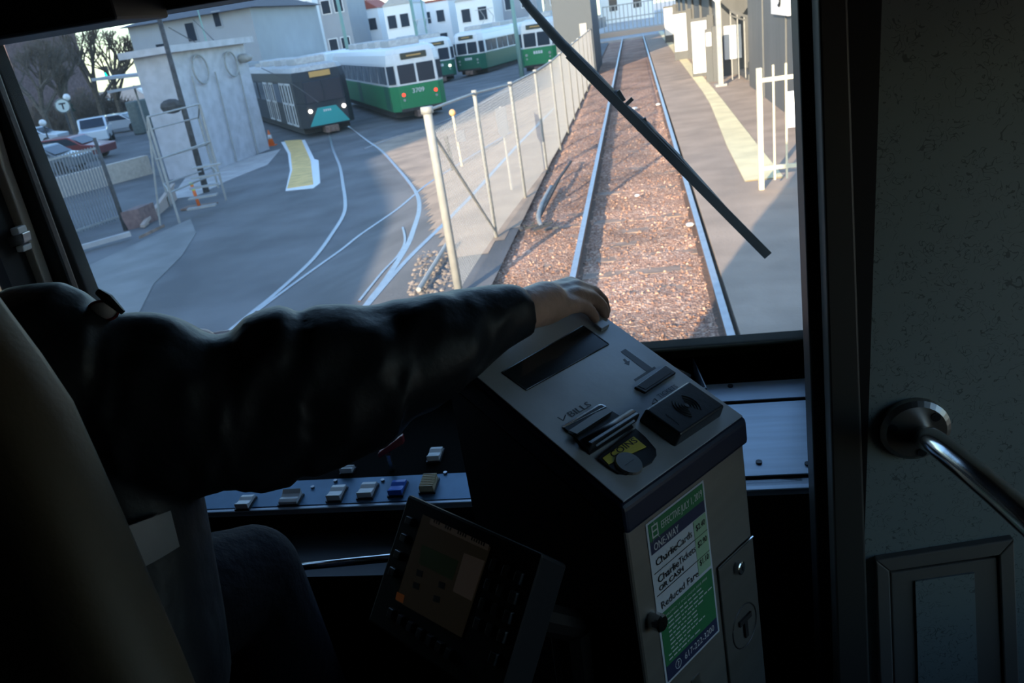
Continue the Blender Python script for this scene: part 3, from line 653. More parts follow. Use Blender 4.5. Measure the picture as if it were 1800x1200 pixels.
for px, py, d, lb in [(30, 192, 46, 'highest globe lamp at the left window edge'), (117, 171, 58, 'small globe lamp just right of the round T sign'), (43, 217, 44, 'tilted pale lamp below the highest globe'), (22, 228, 42, 'lowest pale lamp at the left window edge'), (75, 216, 50, 'pale lamp between the T sign and the left edge')]:
    c = W(px, py, d); g = V((c.x, c.y, G(c.x, c.y))); t = thing('street_lamp', lb, 'street lamp', g); m = MB(); m.tube([g, c], .05, 6); m.build('pole', dkpole, t); m = MB(); m.sphere(c, 6 * d / F, 10, 8); m.build('globe', white, t, smooth=True)
c = W(188, 130, 75); g = V((c.x, c.y, G(c.x, c.y))); t = thing('traffic_light', 'distant traffic light showing green in front of the trees', 'traffic light', g)
m = MB(); m.tube([g, c], .08, 6); m.build('pole', dkpole, t); m = MB(); m.box(c.x - .2, c.x + .2, c.y - .1, c.y + .1, c.z - .2, c.z + .7); m.build('housing', dkpole, t)
m = MB(); m.sphere(c + V((0, -.15, 0)), .16, 8, 6); m.build('green_lamp', M('green signal', (0, .8, .4), .4, emit=(0, 1, .5, 4)), t)

# trees
def tree(label, base, hpx, seed, mat=bark, spread=.5, levels=5, name='bare_tree', pos=None, r0=.16):
    rnd = random.Random(seed); g = pos or on(*base); hgt = hpx * mpx(g); t = thing(name, label, 'tree', g); m = MB()
    def br(p, d, ln, r, lv):
        q = p + d * ln; m.tube([p, q], [r, r * .65], 5 if lv > 2 else 3, cap=False)
        if lv == 0: return
        for i in range(3 if lv < levels else 4):
            nd = (d + V((rnd.uniform(-1, 1), rnd.uniform(-1, 1), rnd.uniform(-.2, .7))) * spread).normalized(); br(p.lerp(q, rnd.uniform(.6, 1)), nd, ln * rnd.uniform(.6, .8), r * .6, lv - 1)
    br(g - V((0, 0, .2)), V((.04, 0, 1)), hgt * .33, r0, levels); m.build('branches', mat, t); return t
def at_y(px, Y): p = hit(px, 100, V((0, Y, 0)), V((0, 1, 0))); return V((p.x, Y, G(p.x, Y)))
tree('bare tree at the far left between brick block and hall', 0, 215, 1, scrub, .7, r0=.3, levels=6, pos=at_y(88, 62))
tree('bare tree right of the far left tree, before the grey hall', 0, 225, 2, scrub, .7, r0=.3, levels=6, pos=at_y(146, 66))
tree('small bare tree at the left edge of the car park', 0, 190, 5, scrub, .7, r0=.3, levels=6, pos=at_y(40, 60))
tree('twiggy bare tree close to the corner of the grey hall', 0, 200, 15, scrub, .75, r0=.3, levels=6, pos=at_y(180, 68))
tree('young bare tree with thin trunk right of the T sign', (158, 208), 70, 6, bark, .5)
tree('young bare tree near the pickup truck', (207, 196), 62, 8, bark, .5)
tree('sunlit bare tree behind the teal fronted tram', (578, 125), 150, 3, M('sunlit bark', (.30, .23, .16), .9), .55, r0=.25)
def bush(label, px, py, wpx, hpx, seed, mat, name='hedge', n=500):
    g = at_y(px, py); s_ = mpx(g); rnd = random.Random(seed); m = MB()
    for i in range(n):
        a = rnd.uniform(0, 6.28); rr = rnd.random() ** .5; p = g + V((math.cos(a) * rr * wpx * s_ / 2, math.sin(a) * rr * 2, rnd.random() * hpx * s_ * (1 - rr * .5)))
        d = V((rnd.uniform(-1, 1), rnd.uniform(-1, 1), rnd.uniform(.2, 1.5))).normalized() * .7; m.tube([p, p + d], [.035, .01], 3, cap=False)
    return tag(m.build(name, mat), label, 'bush')
bush('dense dark thicket of twigs under the bare trees', 125, 72, 170, 58, 11, scrub, n=2600)
bush('brown thicket below the brick block', 28, 66, 110, 62, 12, M('russet twigs', (.17, .13, .10), .95), n=1600)
g = at_y(92, 64); s_ = mpx(g); t = thing('evergreen_tree', 'small dark evergreen among the bare trees', 'tree', g); m = MB()
for i in range(7): m.tube([g + V((0, 0, (i and 30 + i * 8) * s_)), g + V((0, 0, (44 + i * 8) * s_))], [(10 - i * 1.2) * s_, .02], 10)
m.build('needles', evergreen, t)

# cars
def car(label, px, py, col, kind='car', rz=0, sc=1):
    g = on(px, py); t = thing('car' if kind != 'pickup' else 'pickup_truck', label, 'car' if kind != 'pickup' else 'truck', g, rz, 'cars in the car park')
    mt = M('car paint ' + label[:12], col, .3, .2, coat=.5); L = 4.5 * sc; wd = .88; B = lambda mb, n, mt_, **k: mb.build(n, mt_, t, rel=False, **k)
    if kind == 'pickup': pr = [(-2.5, .35), (2.5, .35), (2.5, 1.0), (1.3, 1.12), (.75, 1.75), (-.6, 1.75), (-.8, 1.12), (-2.5, 1.1)]; cb = [(1.15, 1.15), (.7, 1.66), (-.5, 1.66), (-.7, 1.15)]
    else: pr = [(-2.2, .3), (2.2, .3), (2.25, .75), (1.2, .92), (.55, 1.4), (-1.0, 1.42), (-1.7, .98), (-2.2, .9)]; cb = [(1.05, .95), (.5, 1.33), (-.95, 1.34), (-1.5, .98)]
    m = MB(); m.prism([(x * sc, -wd, z) for x, z in pr], (0, 2 * wd, 0)); B(m, 'body', mt, bev=.06)
    m = MB(); m.prism([(x * sc, -wd - .01, z) for x, z in cb], (0, 2 * wd + .02, 0)); B(m, 'side_glass', tglass)
    e = .06; m = MB(); a0, a1 = pr[3], pr[4]
    m.add([(a0[0] - .02 + e, -wd + .12, a0[1] + .05), (a0[0] - .02 + e, wd - .12, a0[1] + .05), (a1[0] + e, wd - .16, a1[1] - .05), (a1[0] + e, -wd + .16, a1[1] - .05)], [(0, 1, 2, 3)]); B(m, 'windscreen', tglass)
    for x in (-1.35, 1.35):
        for y in (-wd + .05, wd - .05): m = MB(); m.cyl((x * sc, y - .09, .32), (x * sc, y + .09, .32), .32, 14); B(m, 'wheel', rubber)
car('white pickup truck in the middle of the car park', 176, 252, (.7, .74, .76), 'pickup', R_(-60))
car('pale car left in the car park before the globe lamps', 66, 258, (.6, .66, .7), rz=R_(10))
car('dark red car in front of the pickup truck', 132, 284, (.22, .04, .04), rz=R_(5))
car('grey car at the lower left of the car park', 84, 306, (.16, .18, .19), rz=R_(5))
car('silver car beyond the pickup truck', 215, 232, (.45, .48, .50), rz=R_(10))
car('dark car at the far row under the trees', 140, 190, (.25, .05, .05), rz=R_(15))
car('white car far behind in the street', 178, 188, (.7, .72, .72), rz=R_(15))
m = MB(); a = on(236, 238); b = on(280, 228); m.box(a.x, b.x, a.y, a.y + 3, a.z, a.z + 2.3); tag(m.build('dumpster', M('olive dumpster', (.11, .13, .12), .7, var=.2), bev=.1), 'olive grey dumpster beside the shed annexe', 'dumpster')

# near left: vertical bar fence, barrier, crates, stairs frame, delineator, cone
bargrey = M('grey fence paint', (.22, .23, .24), .6)
t = thing('bar_fence', 'grey vertical bar fence at the lower left of the yard', 'fence', on(150, 410))
a = on(95, 425); b = on(212, 385); zt = 138 * mpx(a)
for i in range(24):
    q = a.lerp(b, i / 23); m = MB(); m.bar(V((q.x, q.y, G(q.x, q.y))), V((q.x, q.y, G(q.x, q.y) + zt)), .03, .03); m.build('bar', bargrey, t)
for z in (.1, zt * .97): m = MB(); m.bar(a + V((0, 0, z)), b + V((0, 0, z)), .05, .06); m.build('rail_bar', galv, t)
m = MB(); a = on(100, 350); b = on(265, 305); m.bar(a + V((0, 0, .4)), b + V((0, 0, .4)), .35, .8); tag(m.build('concrete_barrier', M('tan concrete', (.55, .48, .40), .9, var=.1)), 'long tan concrete barrier behind the bar fence', 'barrier')
m = MB(); a = on(120, 452); b = on(232, 420); m.bar(a + V((0, 0, .15)), b + V((0, 0, .15)), .14, .12); tag(m.build('kerb_beam', conc), 'pale kerb beam below the bar fence', 'beam')
for a, b, h_, lb, mt in [((222, 405), (252, 398), 32, 'upright brown wooden crate by the dark leaning post', M('brown crate', (.20, .13, .12), .85, var=.2)), ((245, 420), (262, 412), 5, 'low stack of reddish timber on the ground', woodp)]:
    p, q = on(*a), on(*b); hz = h_ * mpx(p); m = MB(); m.hexa([p, q, q + V((0, .8, 0)), p + V((0, .8, 0)), p + V((0, 0, hz)), q + V((0, 0, hz)), q + V((0, .8, hz)), p + V((0, .8, hz))]); tag(m.build('wooden_crate', mt), lb, 'crate')
m = MB(); a = on(252, 402); b = on(312, 350); m.add([a, a + V((0, 0, .05)), b + V((0, 0, .45)), b], [(0, 1, 2, 3)]); m.bar(a + V((0, 0, .08)), b + V((0, 0, .5)), .12, .08); tag(m.build('ramp', M('worn ramp boards', (.45, .36, .30), .85)), 'sloping timber ramp beside the brown crate', 'ramp')
t = thing('steel_steps', 'grey tubular steel steps and handrails left of the orange delineator', 'steps', on(330, 370))
base = [on(316, 392), on(398, 352), on(384, 330), on(300, 362)]
tops = [W(268, 215, dep(base[0])), W(343, 195, dep(base[1])), W(330, 205, dep(base[2])), W(250, 240, dep(base[3]))]
def leg_(p, h_): m = MB(); m.tube([p, p + V((0, 0, h_))], .035, 6); m.build('upright', galv, t); return p + V((0, 0, h_))
T_ = [leg_(p, 2.9 if i in (0, 1) else 2.4) for i, p in enumerate(base)]
for i in range(4):
    for f_ in (1, .62, .3): m = MB(); m.tube([base[i].lerp(T_[i], f_), base[(i + 1) % 4].lerp(T_[(i + 1) % 4], f_)], .028, 6); m.build('rail_bar', galv, t)
for k in range(5):
    z = .25 + k * .25; a = base[0].lerp(base[1], .1 + k * .08); b = a + V((.75, .25, 0)); m = MB(); m.bar(a + V((0, .3, z)), b + V((0, .3, z)), .28, .04); m.build('tread', galv, t)
m = MB(); m.tube([base[0] + V((-.6, 0, 0)), T_[0]], .028, 6); m.build('brace', galv, t)
g = on(351, 364); t = thing('delineator_post', 'orange delineator post with lime bands on a low slab', 'delineator', g)
m = MB(); m.tube([g, g + V((-.05, 0, 42 * mpx(g)))], .05, 10); m.build('post', orange, t, smooth=True)
for z in (.72, .95): m = MB(); m.tube([g + V((-.05 * z, 0, 42 * z * mpx(g))), g + V((-.05 * z, 0, 42 * z * mpx(g) + .07))], .054, 10); m.build('band', lime, t)
m = MB(); m.box(g.x - .5, g.x + .5, g.y - .25, g.y + .25, g.z, g.z + .05); m.build('base_slab', rustbox, t)
g = on(478, 256); t = thing('traffic_cone', 'orange traffic cone with white collar between shed and dark tram', 'traffic cone', g); s_ = mpx(g)
m = MB(); m.tube([g + V((0, 0, .03)), g + V((0, 0, 27 * s_))], [.16, .03], 14); m.build('cone', orange, t, smooth=True)
m = MB(); m.tube([g + V((0, 0, 12 * s_)), g + V((0, 0, 19 * s_))], [.106, .078], 14); m.build('collar', white, t, smooth=True)
m = MB(); m.box(g.x - .2, g.x + .2, g.y - .2, g.y + .2, g.z, g.z + .04); m.build('base', orange, t)
t = thing('red_white_marker', 'thin red and white marker pole at the lower left', 'marker', on(122, 440))
g = on(122, 440)
for i in range(6): m = MB(); m.tube([g + V((-.02 * i, 0, i * .24)), g + V((-.02 * (i + 1), 0, (i + 1) * .24))], .03, 8); m.build('segment', redp if i % 2 == 0 else white, t)

# ------------------------------------------------------------------ background houses
hw = [(M('white house siding', (.80, .80, .78), .8), roofgrey), (bldgrey, roofdk), (M('tan house siding', (.45, .40, .34), .8), roofdk), (M('white stucco', (.85, .84, .82), .8), roofred), (M('orange brick', (.50, .22, .13), .85, var=.2, scale=2), roofdk)]
for i, (x0, x1, dd, top, k, rf, lb) in enumerate([
    (318, 415, 92, -30, 4, 'flat', 'orange brick house just above the roof of the grey hall'),
    (436, 492, 100, -4, 2, 'flat', 'tan grey house left of the sunlit bare tree'), (503, 552, 112, -25, 0, 'flat', 'white house behind the sunlit bare tree'),
    (562, 612, 98, -30, 1, 'flat', 'grey house behind the first green pole'), (622, 664, 108, 20, 3, 'gable', 'white house with red roof above the trams'),
    (674, 724, 97, 12, 0, 'gable', 'white gabled house behind tram 3709'), (735, 790, 110, 8, 3, 'flat', 'white walled building with red roof above tram 3709'),
    (802, 868, 98, 4, 0, 'gable', 'white gabled house above the dark green tram'), (880, 945, 112, -18, 1, 'flat', 'pale grey house behind the wiper top'), (957, 1040, 99, -30, 2, 'flat', 'tan house at the far end of the yard'),
    (1055, 1150, 108, -60, 0, 'gable', 'white house beyond the end of the track')]):
    bldg('house', lb, (x0, 0), (x1, 0), top, (hw[k][0], hw[k][1], white), 7, rf, [(.25, .75, 1, 1.4), (.7, .75, 1, 1.4), (.25, .35, 1, 1.4), (.7, .35, 1, 1.4)], eave=.1, dist=dd)
# white bus behind the teal tram
g = on(545, 175); t = thing('parked_bus', 'white roofed vehicle with amber windows behind the teal fronted tram', 'bus', g)
p0 = W(520, 118, dep(g)); p1 = W(585, 90, dep(g))
m = MB(); m.box(p0.x, p1.x, g.y, g.y + 8, G(g.x, g.y), p1.z); m.build('body', white, t, bev=.15)
m = MB(); m.box(p0.x + .3, p1.x - .2, g.y - .03, g.y, p0.z - .1, p0.z + .55); m.build('windscreen', M('amber reflecting glass', (.35, .24, .16), .2), t)

# ------------------------------------------------------------------ unseen blocks added behind and left to shade the yard
e0, e1 = V((-5.6, -20.7, 0)), V((-18.3, 8.8, 0)); off_ = V((-12, -5, 0))
m = MB(); m.hexa([e0 + V((0, 0, -2)), e1 + V((0, 0, -2)), e1 + off_ + V((0, 0, -2)), e0 + off_ + V((0, 0, -2)), e0 + V((0, 0, 5)), e1 + V((0, 0, 5)), e1 + off_ + V((0, 0, 5)), e0 + off_ + V((0, 0, 5))])
tag(m.build('yard_shade_block', bldgrey), 'long grey unseen block added to shade the near yard', 'building')
t = thing('tall_shade_block', 'tall unseen brick block added to shade the far yard', 'building', (-70, -23, -1.4))
m = MB(); m.box(-110, -30.3, -34, -12, -2, 45); m.build('wall', brickm, t)

# ================================================================== CAB INTERIOR
WY = 1.70                                     # windshield plane
zb_, zt_ = 2.035, 2.905; xl_, xr_ = -1.43, .335
FZ = 1.0
def slab(name, x0, x1, y0, y1, z0, z1, mat, bev=0): m = MB(); m.box(x0, x1, y0, y1, z0, z1); return struct(m.build(name, mat, bev=bev))
slab('floor', -1.5, 1.25, -6, 1.78, FZ - .1, FZ, cabdark)
slab('ceiling', -1.5, 1.25, -6, 1.78, 3.3, 3.45, ceilm)
# side walls with window openings behind the camera
def wall_with_windows(name, x0, x1, wins):
    m = MB(); m.box(x0, x1, -6, 1.78, FZ, 1.9); m.box(x0, x1, -6, 1.78, 2.75, 3.3); y = -6
    for a, b in wins: m.box(x0, x1, y, a, 1.9, 2.75); y = b
    m.box(x0, x1, y, 1.78, 1.9, 2.75); return struct(m.build(name, cabdark))
wall_with_windows('wall_left', -1.5, -1.45, [(1.28, 1.56)])
wall_with_windows('wall_right', 1.2, 1.25, [(.1, .95)])
slab('wall_back', -1.5, 1.25, -6.05, -6, FZ, 3.3, cabdark)
for i, (x, a, b) in enumerate([(-1.48, 1.28, 1.56), (1.22, .1, .95)]):
    m = MB(); m.box(x, x + .006, a, b, 1.9, 2.75); struct(m.build('window_%d' % (i + 2), glass))
# front wall around the windshield
m = MB()
XL, XR = -1.5, 1.25
m.box(XL, XR, WY, WY + .08, .35, zb_); m.box(XL, XR, WY, WY + .08, zt_, 3.45)
# slightly raked left edge
m.hexa([(XL, WY, zb_), (xl_ + .03, WY, zb_), (xl_ + .03, WY + .08, zb_), (XL, WY + .08, zb_), (XL, WY, zt_), (xl_, WY, zt_), (xl_, WY + .08, zt_), (XL, WY + .08, zt_)])
m.box(xr_, XR, WY, WY + .08, zb_, zt_)
struct(m.build('wall_front', M('matte black front wall', (.008, .008, .007), .95, spec=.05)))
m = MB(); m.box(xl_ - .02, xr_ + .02, WY + .035, WY + .041, zb_ - .02, zt_ + .02); struct(m.build('window_1', glass))
# gaskets
m = MB()
m.tube([(xr_, WY - .01, zb_ + .005), (xl_ + .03, WY - .01, zb_ + .005)], .012, 8)
gk = M('brown window gasket', (.045, .036, .012), .75, spec=.1); struct(m.build('trim_1', gk, smooth=True))
m = MB(); m.box(xl_ - .03, xl_ + .035, WY - .03, WY, zb_, zt_); struct(m.build('trim_2', rubber, bev=.008))
# ceiling header with a step
m = MB(); q0 = hit(-60, 82, V((0, WY - .12, 0)), V((0, 1, 0))); q1 = hit(299, 31, V((0, WY - .12, 0)), V((0, 1, 0)))
m.box(-1.45, q1.x, WY - .3, WY - .12, q1.z, 3.3); struct(m.build('trim_3', black, bev=.006))
q2 = hit(440, 0, V((0, WY - .02, 0)), V((0, 1, 0)))
m = MB(); m.box(-1.45, 1.2, WY - .12, WY, q2.z, 3.3); struct(m.build('trim_4', black, bev=.004))
# left pillar strips beside the glass
pb = M('beige pillar trim', (.62, .54, .45), .5)
def strip_px(name, pts, Y, th, mat, bev=0):
    p = [hit(a, b, V((0, Y, 0)), V((0, 1, 0))) for a, b in pts]; m = MB(); m.prism([q - V((0, th, 0)) for q in p], (0, th, 0)); return m.build(name, mat, bev=bev)
struct(strip_px('trim_5', [(-60, 90), (-8, 195), (20, 290), (118, 560), (92, 560), (4, 320), (-60, 160)], WY - .035, .03, pb, .004))
struct(strip_px('trim_6', [(-60, 175), (0, 330), (80, 560), (20, 560), (-60, 330)], WY - .04, .06, black, .004))
# latch on the pillar
t = thing('window_latch', 'small silver latch on the left window pillar', 'latch', W(20, 420, 1.55))
P0 = V((0, WY - .10, 0)); ny = V((0, 1, 0))
for poly, nm, mt in [([(0, 422), (38, 410), (42, 428), (4, 440)], 'bracket', steel), ([(16, 402), (30, 400), (34, 413), (20, 415)], 'upper_lug', white), ([(26, 434), (40, 432), (42, 443), (30, 444)], 'lower_lug', white)]:
    p = [hit(a, b, P0, ny) for a, b in poly]; m = MB(); m.prism(p, (0, .03, 0)); m.build(nm, mt, t, bev=.003)
# return panel between windshield and bulkhead, and the bulkhead with laminate
BY = 1.06
bx = hit(1503, 560, V((0, BY, 0)), ny).x
m = MB(); m.hexa([(bx - .02, BY - .005, FZ), (bx + .02, BY - .005, FZ), (xr_ + .07, WY, FZ), (xr_ + .004, WY, FZ), (bx - .02, BY - .005, 3.3), (bx + .02, BY - .005, 3.3), (xr_ + .07, WY, 3.3), (xr_ + .004, WY, 3.3)])
struct(m.build('wall_return', black))
def tri_strip(name, xs, y0, mat, th=.02):
    """near vertical strip between image columns, following the slight lean of the bulkhead"""
    p = [hit(a, b, V((0, y0, 0)), ny) for a, b in xs]; m = MB(); m.prism(p, (0, th, 0)); return struct(m.build(name, mat, bev=.003))
tri_strip('trim_7', [(1434, -150), (1486, -150), (1533, 1330), (1478, 1330)], BY - .035, M('dark brown corner trim', (.05, .047, .042), .5), .04)
tri_strip('trim_8', [(1395, -200), (1446, -200), (1500, 1330), (1448, 1330)], BY + .02, black, .05)
m = MB(); m.box(bx, 1.2, BY, BY + .03, FZ, 3.3); struct(m.build('wall_bulkhead', lam))
# hatch
BP = V((0, BY, 0))
t = thing('access_hatch', 'taupe framed access hatch low on the speckled bulkhead', 'hatch', hit(1660, 1190, BP, ny))
o4 = [hit(a, b, BP - V((0, .012, 0)), ny) for a, b in [(1540, 985), (1783, 948), (1800, 1420), (1556, 1460)]]
i4 = [hit(a, b, BP - V((0, .012, 0)), ny) for a, b in [(1564, 1004), (1757, 976), (1775, 1420), (1580, 1460)]]
m = MB()
for k in (0, 1, 3): m.prism([o4[k], o4[(k + 1) % 4], i4[(k + 1) % 4], i4[k]], (0, .014, 0))
m.build('frame', lamframe, t, bev=.002)
c = sum(i4, V()) / 4; s4 = [c + (q - c) * .975 for q in i4]
m = MB(); m.prism([q + V((0, .004, 0)) for q in s4], (0, .008, 0)); dr = m.build('door', lamframe, t, bev=.002)
m = MB(); m.prism([hit(a, b, BP - V((0, .011, 0)), ny) for a, b in [(1609, 1022), (1713, 1007), (1726, 1420), (1622, 1440)]], (0, .004, 0)); m.build('laminate_inset', lam, dr)
# grab bar
t = thing('grab_rail', 'polished steel grab rail on a round flange beside the hatch', 'grab rail', hit(1604, 750, BP, ny))
c = hit(1605, 750, BP, ny); m = MB(); m.tube([c, c - V((0, .010, 0)), c - V((0, .016, 0))], [.047, .047, .040], 32); fl = m.build('flange', satin, t)
fl.data.materials[0] = chrome2 = M('dull steel flange', (.34, .33, .31), .38, 1)
for k in range(3):
    a = math.radians(55 + 120 * k - 10); q = c + V((.033 * math.cos(a), -.015, .033 * math.sin(a))); m = MB(); m.tube([q, q - V((0, .003, 0))], .0065, 12); m.tube([q - V((0, .003, 0)), q - V((0, .0035, 0))], .003, 6); m.build('screw', plblack, fl)
pts = [c, c - V((-.005, .035, .0)), W(1640, 775, .98), W(1700, 822, .90), W(1760, 872, .85), W(1830, 935, .80), W(1920, 1020, .76), W(2010, 1110, .74)]
m = MB(); m.tube(catmull(pts, 6), .0155, 20); m.build('bar', chrome, t, smooth=True)
# hinge / catch on the return
p = W(1437, 640, 1.30); m = MB(); m.box(p.x - .006, p.x + .004, p.y, p.y + .02, p.z - .035, p.z + .025); m.box(p.x - .008, p.x, p.y, p.y + .015, p.z + .018, p.z + .027)
tag(m.build('door_catch', steel, bev=.001), 'tiny steel catch on the dark edge of the bulkhead above the dash', 'catch')

# ---- dashboard
d0 = V((0, 1.27, 1.945)); d1 = V((0, WY - .005, 1.985)); dn = (d1 - d0).cross(V((1, 0, 0))).normalized(); dn = dn if dn.z > 0 else -dn
t = thing('dashboard', 'long grey blue metal dashboard under the windshield', 'dashboard', (-.5, 1.55, FZ)); DB = t
du = (d1 - d0).normalized()
def dpt(px, py, l=0): return hit(px, py, d0, dn) + dn * l
bxl = hit(1503, 560, V((0, 1.06, 0)), V((0, 1, 0))).x - .02
def XR_(Y): return bxl + (Y - 1.06) / (WY - 1.06) * (xr_ + .004 - bxl) - .004
def dp_(x, v, l=0):
    if x == xr_: x = XR_((d0 + du * v).y)
    return dpq(x, v, l)
def dpq(x, v, l=0): return V((x, 0, 0)) + d0 + du * v + dn * l
LN = (d1 - d0).length
m = MB(); m.prism([(-1.44, 1.33, FZ), (XR_(1.33), 1.33, FZ), (XR_(1.69), 1.69, FZ), (-1.44, 1.69, FZ)], (0, 0, .9)); m.build('base', black, t)
xs1 = dpt(1100, 760).x; vb = (dpt(660, 838) - d0).dot(du)
m = MB(); m.prism([dp_(-1.45, .012), dp_(xs1, .012), dp_(xs1, vb), dp_(-1.45, vb)], -dn * .02); pn = m.build('switch_panel', bluepanel, t)
m = MB(); m.prism([dp_(-1.45, vb), dp_(xs1, vb), dp_(xs1, .012), dp_(xr_, .012), dp_(xr_, LN), dp_(-1.45, LN)], -dn * .02); m.build('top_panel', bpy.data.materials['matte black front wall'], t)  # left part is black in place of shadow on the upper console
m = MB(); m.prism([dp_(xs1, .038, .003), dp_(xr_, .038, .003), dp_(xr_, LN * .66, .003), dp_(xs1, LN * .66, .003)], -dn * .004); rp_ = m.build('right_panel', dashm, t, bev=.001)
m = MB(); m.prism([dp_(xs1, LN * .69, .003), dp_(xr_, LN * .69, .003), dp_(xr_, LN * .86, .003), dp_(xs1, LN * .86, .003)], -dn * .004); m.build('rear_panel', dashm, t, bev=.001)
m = MB(); m.prism([dp_(-1.45, 0), dp_(xr_, 0), dp_(xr_, .031), dp_(xs1, .031), dp_(xs1, .009), dp_(-1.45, .009)], -dn * .012); m.prism([dp_(-1.45, 0, 0), dp_(xr_, 0, 0), dp_(xr_, 0, -.014), dp_(-1.45, 0, -.014)], (0, .01, 0)); m.build('front_lip', dashm, t, bev=.002)
for px, py in [(1284, 681), (1334, 815), (1420, 818)]:
    q = dpt(px, py, .003); m = MB(); m.tube([q, q + dn * .003], .006, 12); m.build('screw', plblack, rp_)
m = MB(); m.prism([(-1.44, 1.31, 1.92), (XR_(1.31), 1.31, 1.92), (XR_(1.31), 1.31, FZ), (-1.44, 1.31, FZ)], (0, .01, 0)); m.build('front_skirt', black, t)
# chrome bar
a, b = W(440, 1004, 1.50), W(760, 973, 1.42); m = MB(); m.tube([a, b], .0075, 12); tag(m.build('chrome_bar', chrome, smooth=True), 'thin chrome bar below the switch console', 'bar')
m = MB(); m.box(a.x - .3, b.x + .3, a.y + .005, 1.30, a.z - .05, a.z - .02); tag(m.build('knee_shelf', black), 'black shelf under the thin chrome bar', 'shelf')
# rocker switches
def rocker(px, py, wpx, hpx, mat, label, tilt=1, style='curve'):
    c = dpt(px, py); ex = V((1, 0, 0)); s_ = mpx(c); w2 = wpx * s_ / 2; l2 = hpx * s_ / 2 * 1.25; r_ = thing('rocker_switch', label, 'switch', c, 0, 'console rocker switches')
    m = MB(); m.prism([c + ex * a + du * b for a, b in ((-w2 * 1.15, -l2 * 1.1), (w2 * 1.15, -l2 * 1.1), (w2 * 1.15, l2 * 1.1), (-w2 * 1.15, l2 * 1.1))], dn * .004); m.build('bezel', plblack, r_)
    prof = [(-l2, .004), (-l2, .017 if tilt > 0 else .010), (-l2 * .5, .0125), (0, .0105), (l2 * .5, .0125), (l2, .010 if tilt > 0 else .019), (l2, .004)]
    m = MB(); m.prism([c - ex * w2 + du * a + dn * b for a, b in prof], ex * (2 * w2)); m.build('paddle', mat, r_, bev=.001)
    if style == 'rib':
        m = MB()
        for k in range(8): v = -l2 + 2 * l2 * (k + .5) / 8; m.prism([c - ex * w2 * .95 + du * (v - l2 * .05) + dn * .011, c + ex * w2 * .95 + du * (v - l2 * .05) + dn * .011, c + ex * w2 * .95 + du * (v + l2 * .05) + dn * .011, c - ex * w2 * .95 + du * (v + l2 * .05) + dn * .011], dn * .007)
        m.build('ribs', mat, r_)
for a in [(433, 886, 24, 26, rockw, 'leftmost white rocker switch beside the trouser leg'), (512, 880, 34, 22, rockw, 'wide white rocker switch, second from the left', -1), (593, 870, 25, 30, rockw, 'white rocker switch, third from the left'), (647, 865, 27, 30, rockw, 'white rocker switch just left of the blue one'),
          (700, 861, 25, 30, rockb, 'only blue rocker switch on the console'), (755, 855, 26, 30, rockt, 'ribbed tan rocker switch on the console', 1, 'rib'), (766, 802, 22, 28, rockw, 'single white rocker switch in the upper row near the fare box'), (612, 829, 22, 14, rockw, 'white rocker switch half hidden under the black sleeve')]: rocker(*a)
t = thing('control_handle', 'dark red toggle handle above the blue rocker switch', 'handle', dpt(692, 822)); c = dpt(690, 825)
m = MB(); m.tube([c, c + dn * .04], .006, 8); m.build('stem', steel, t)
m = MB(); m.hexa([c + dn * .035 + V(q) for q in [(-.02, -.01, 0), (.03, .02, .015), (.03, .035, .015), (-.02, .008, 0), (-.02, -.01, .012), (.03, .02, .035), (.03, .035, .035), (-.02, .008, .012)]]); m.build('grip', redp, t, bev=.003)
for i, (px, py) in enumerate([(590, 846), (673, 845), (550, 857), (783, 832)]):
    q = dpt(px, py); m = MB(); m.tube([q, q + dn * .004], .004, 10); m.build('screw', steel, DB)
# bin behind the fare box
t = thing('tray', 'small dark open tray with crumpled paper behind the fare box', 'tray', W(1190, 660, 1.45)); Z_ = 2.02
A = [hit(1140, 614, V((0, 0, Z_)), V((0, 0, 1))), hit(1216, 622, V((0, 0, Z_)), V((0, 0, 1))), hit(1243, 682, V((0, 0, Z_)), V((0, 0, 1))), hit(1165, 690, V((0, 0, Z_)), V((0, 0, 1)))]
c = sum(A, V()) / 4; m = MB()
for k in range(4):
    a, b = A[k], A[(k + 1) % 4]; ia, ib = c + (a - c) * .94, c + (b - c) * .94; dz = V((0, 0, -.07)); m.hexa([a + dz, b + dz, ib + dz, ia + dz, a, b, ib, ia])
m.prism([q + V((0, 0, -.07)) for q in A], (0, 0, .004)); m.build('shell', M('blue grey tray plastic', (.10, .125, .16), .4), t, bev=.002)
m = MB(); m.tube(catmull([c + V((-.03, 0, -.03)), c + V((0, .015, -.015)), c + V((.02, 0, -.02)), c + V((.01, -.02, -.03))], 1), [.008, .016, .012, .006], 5); tag(m.build('crumpled_paper', M('crumpled paper', (.35, .33, .30), .8), smooth=True), 'crumpled paper lying in the small tray behind the fare box', 'paper')

# ---- fare box
FBL = V(W(1097, 892, .93)); Df = ray(1745, 5600).normalized()
E1 = V((math.cos(.9535), math.sin(.9535), 0)); E1 = (E1 - Df * E1.dot(Df)).normalized()
NF = Df.cross(E1); NF = NF.normalized()
if NF.x < 0: NF = -NF
th_ = .5313; E2 = (NF * math.cos(th_) + Df * math.sin(th_)).normalized(); NT = E1.cross(E2).normalized()
if NT.z < 0: NT = -NT
FW_, FL_ = .287, .304
def FP(u, f, d): return FBL + E1 * u + NF * f + Df * d       # width, front, down
def TP(u, v, l=0): return FBL + E1 * u - E2 * v + NT * l     # plate: width, up-slope
fb = thing('fare_box', 'tall steel fare box with sloped top, fare poster and card reader', 'fare box', (FBL.x, FBL.y, FZ)); FB = fb
def side_poly(lift=0, up=0):  # profile in (f,d)
    return None
bk = (-FL_ * math.cos(th_), -FL_ * math.sin(th_))
dN = .035
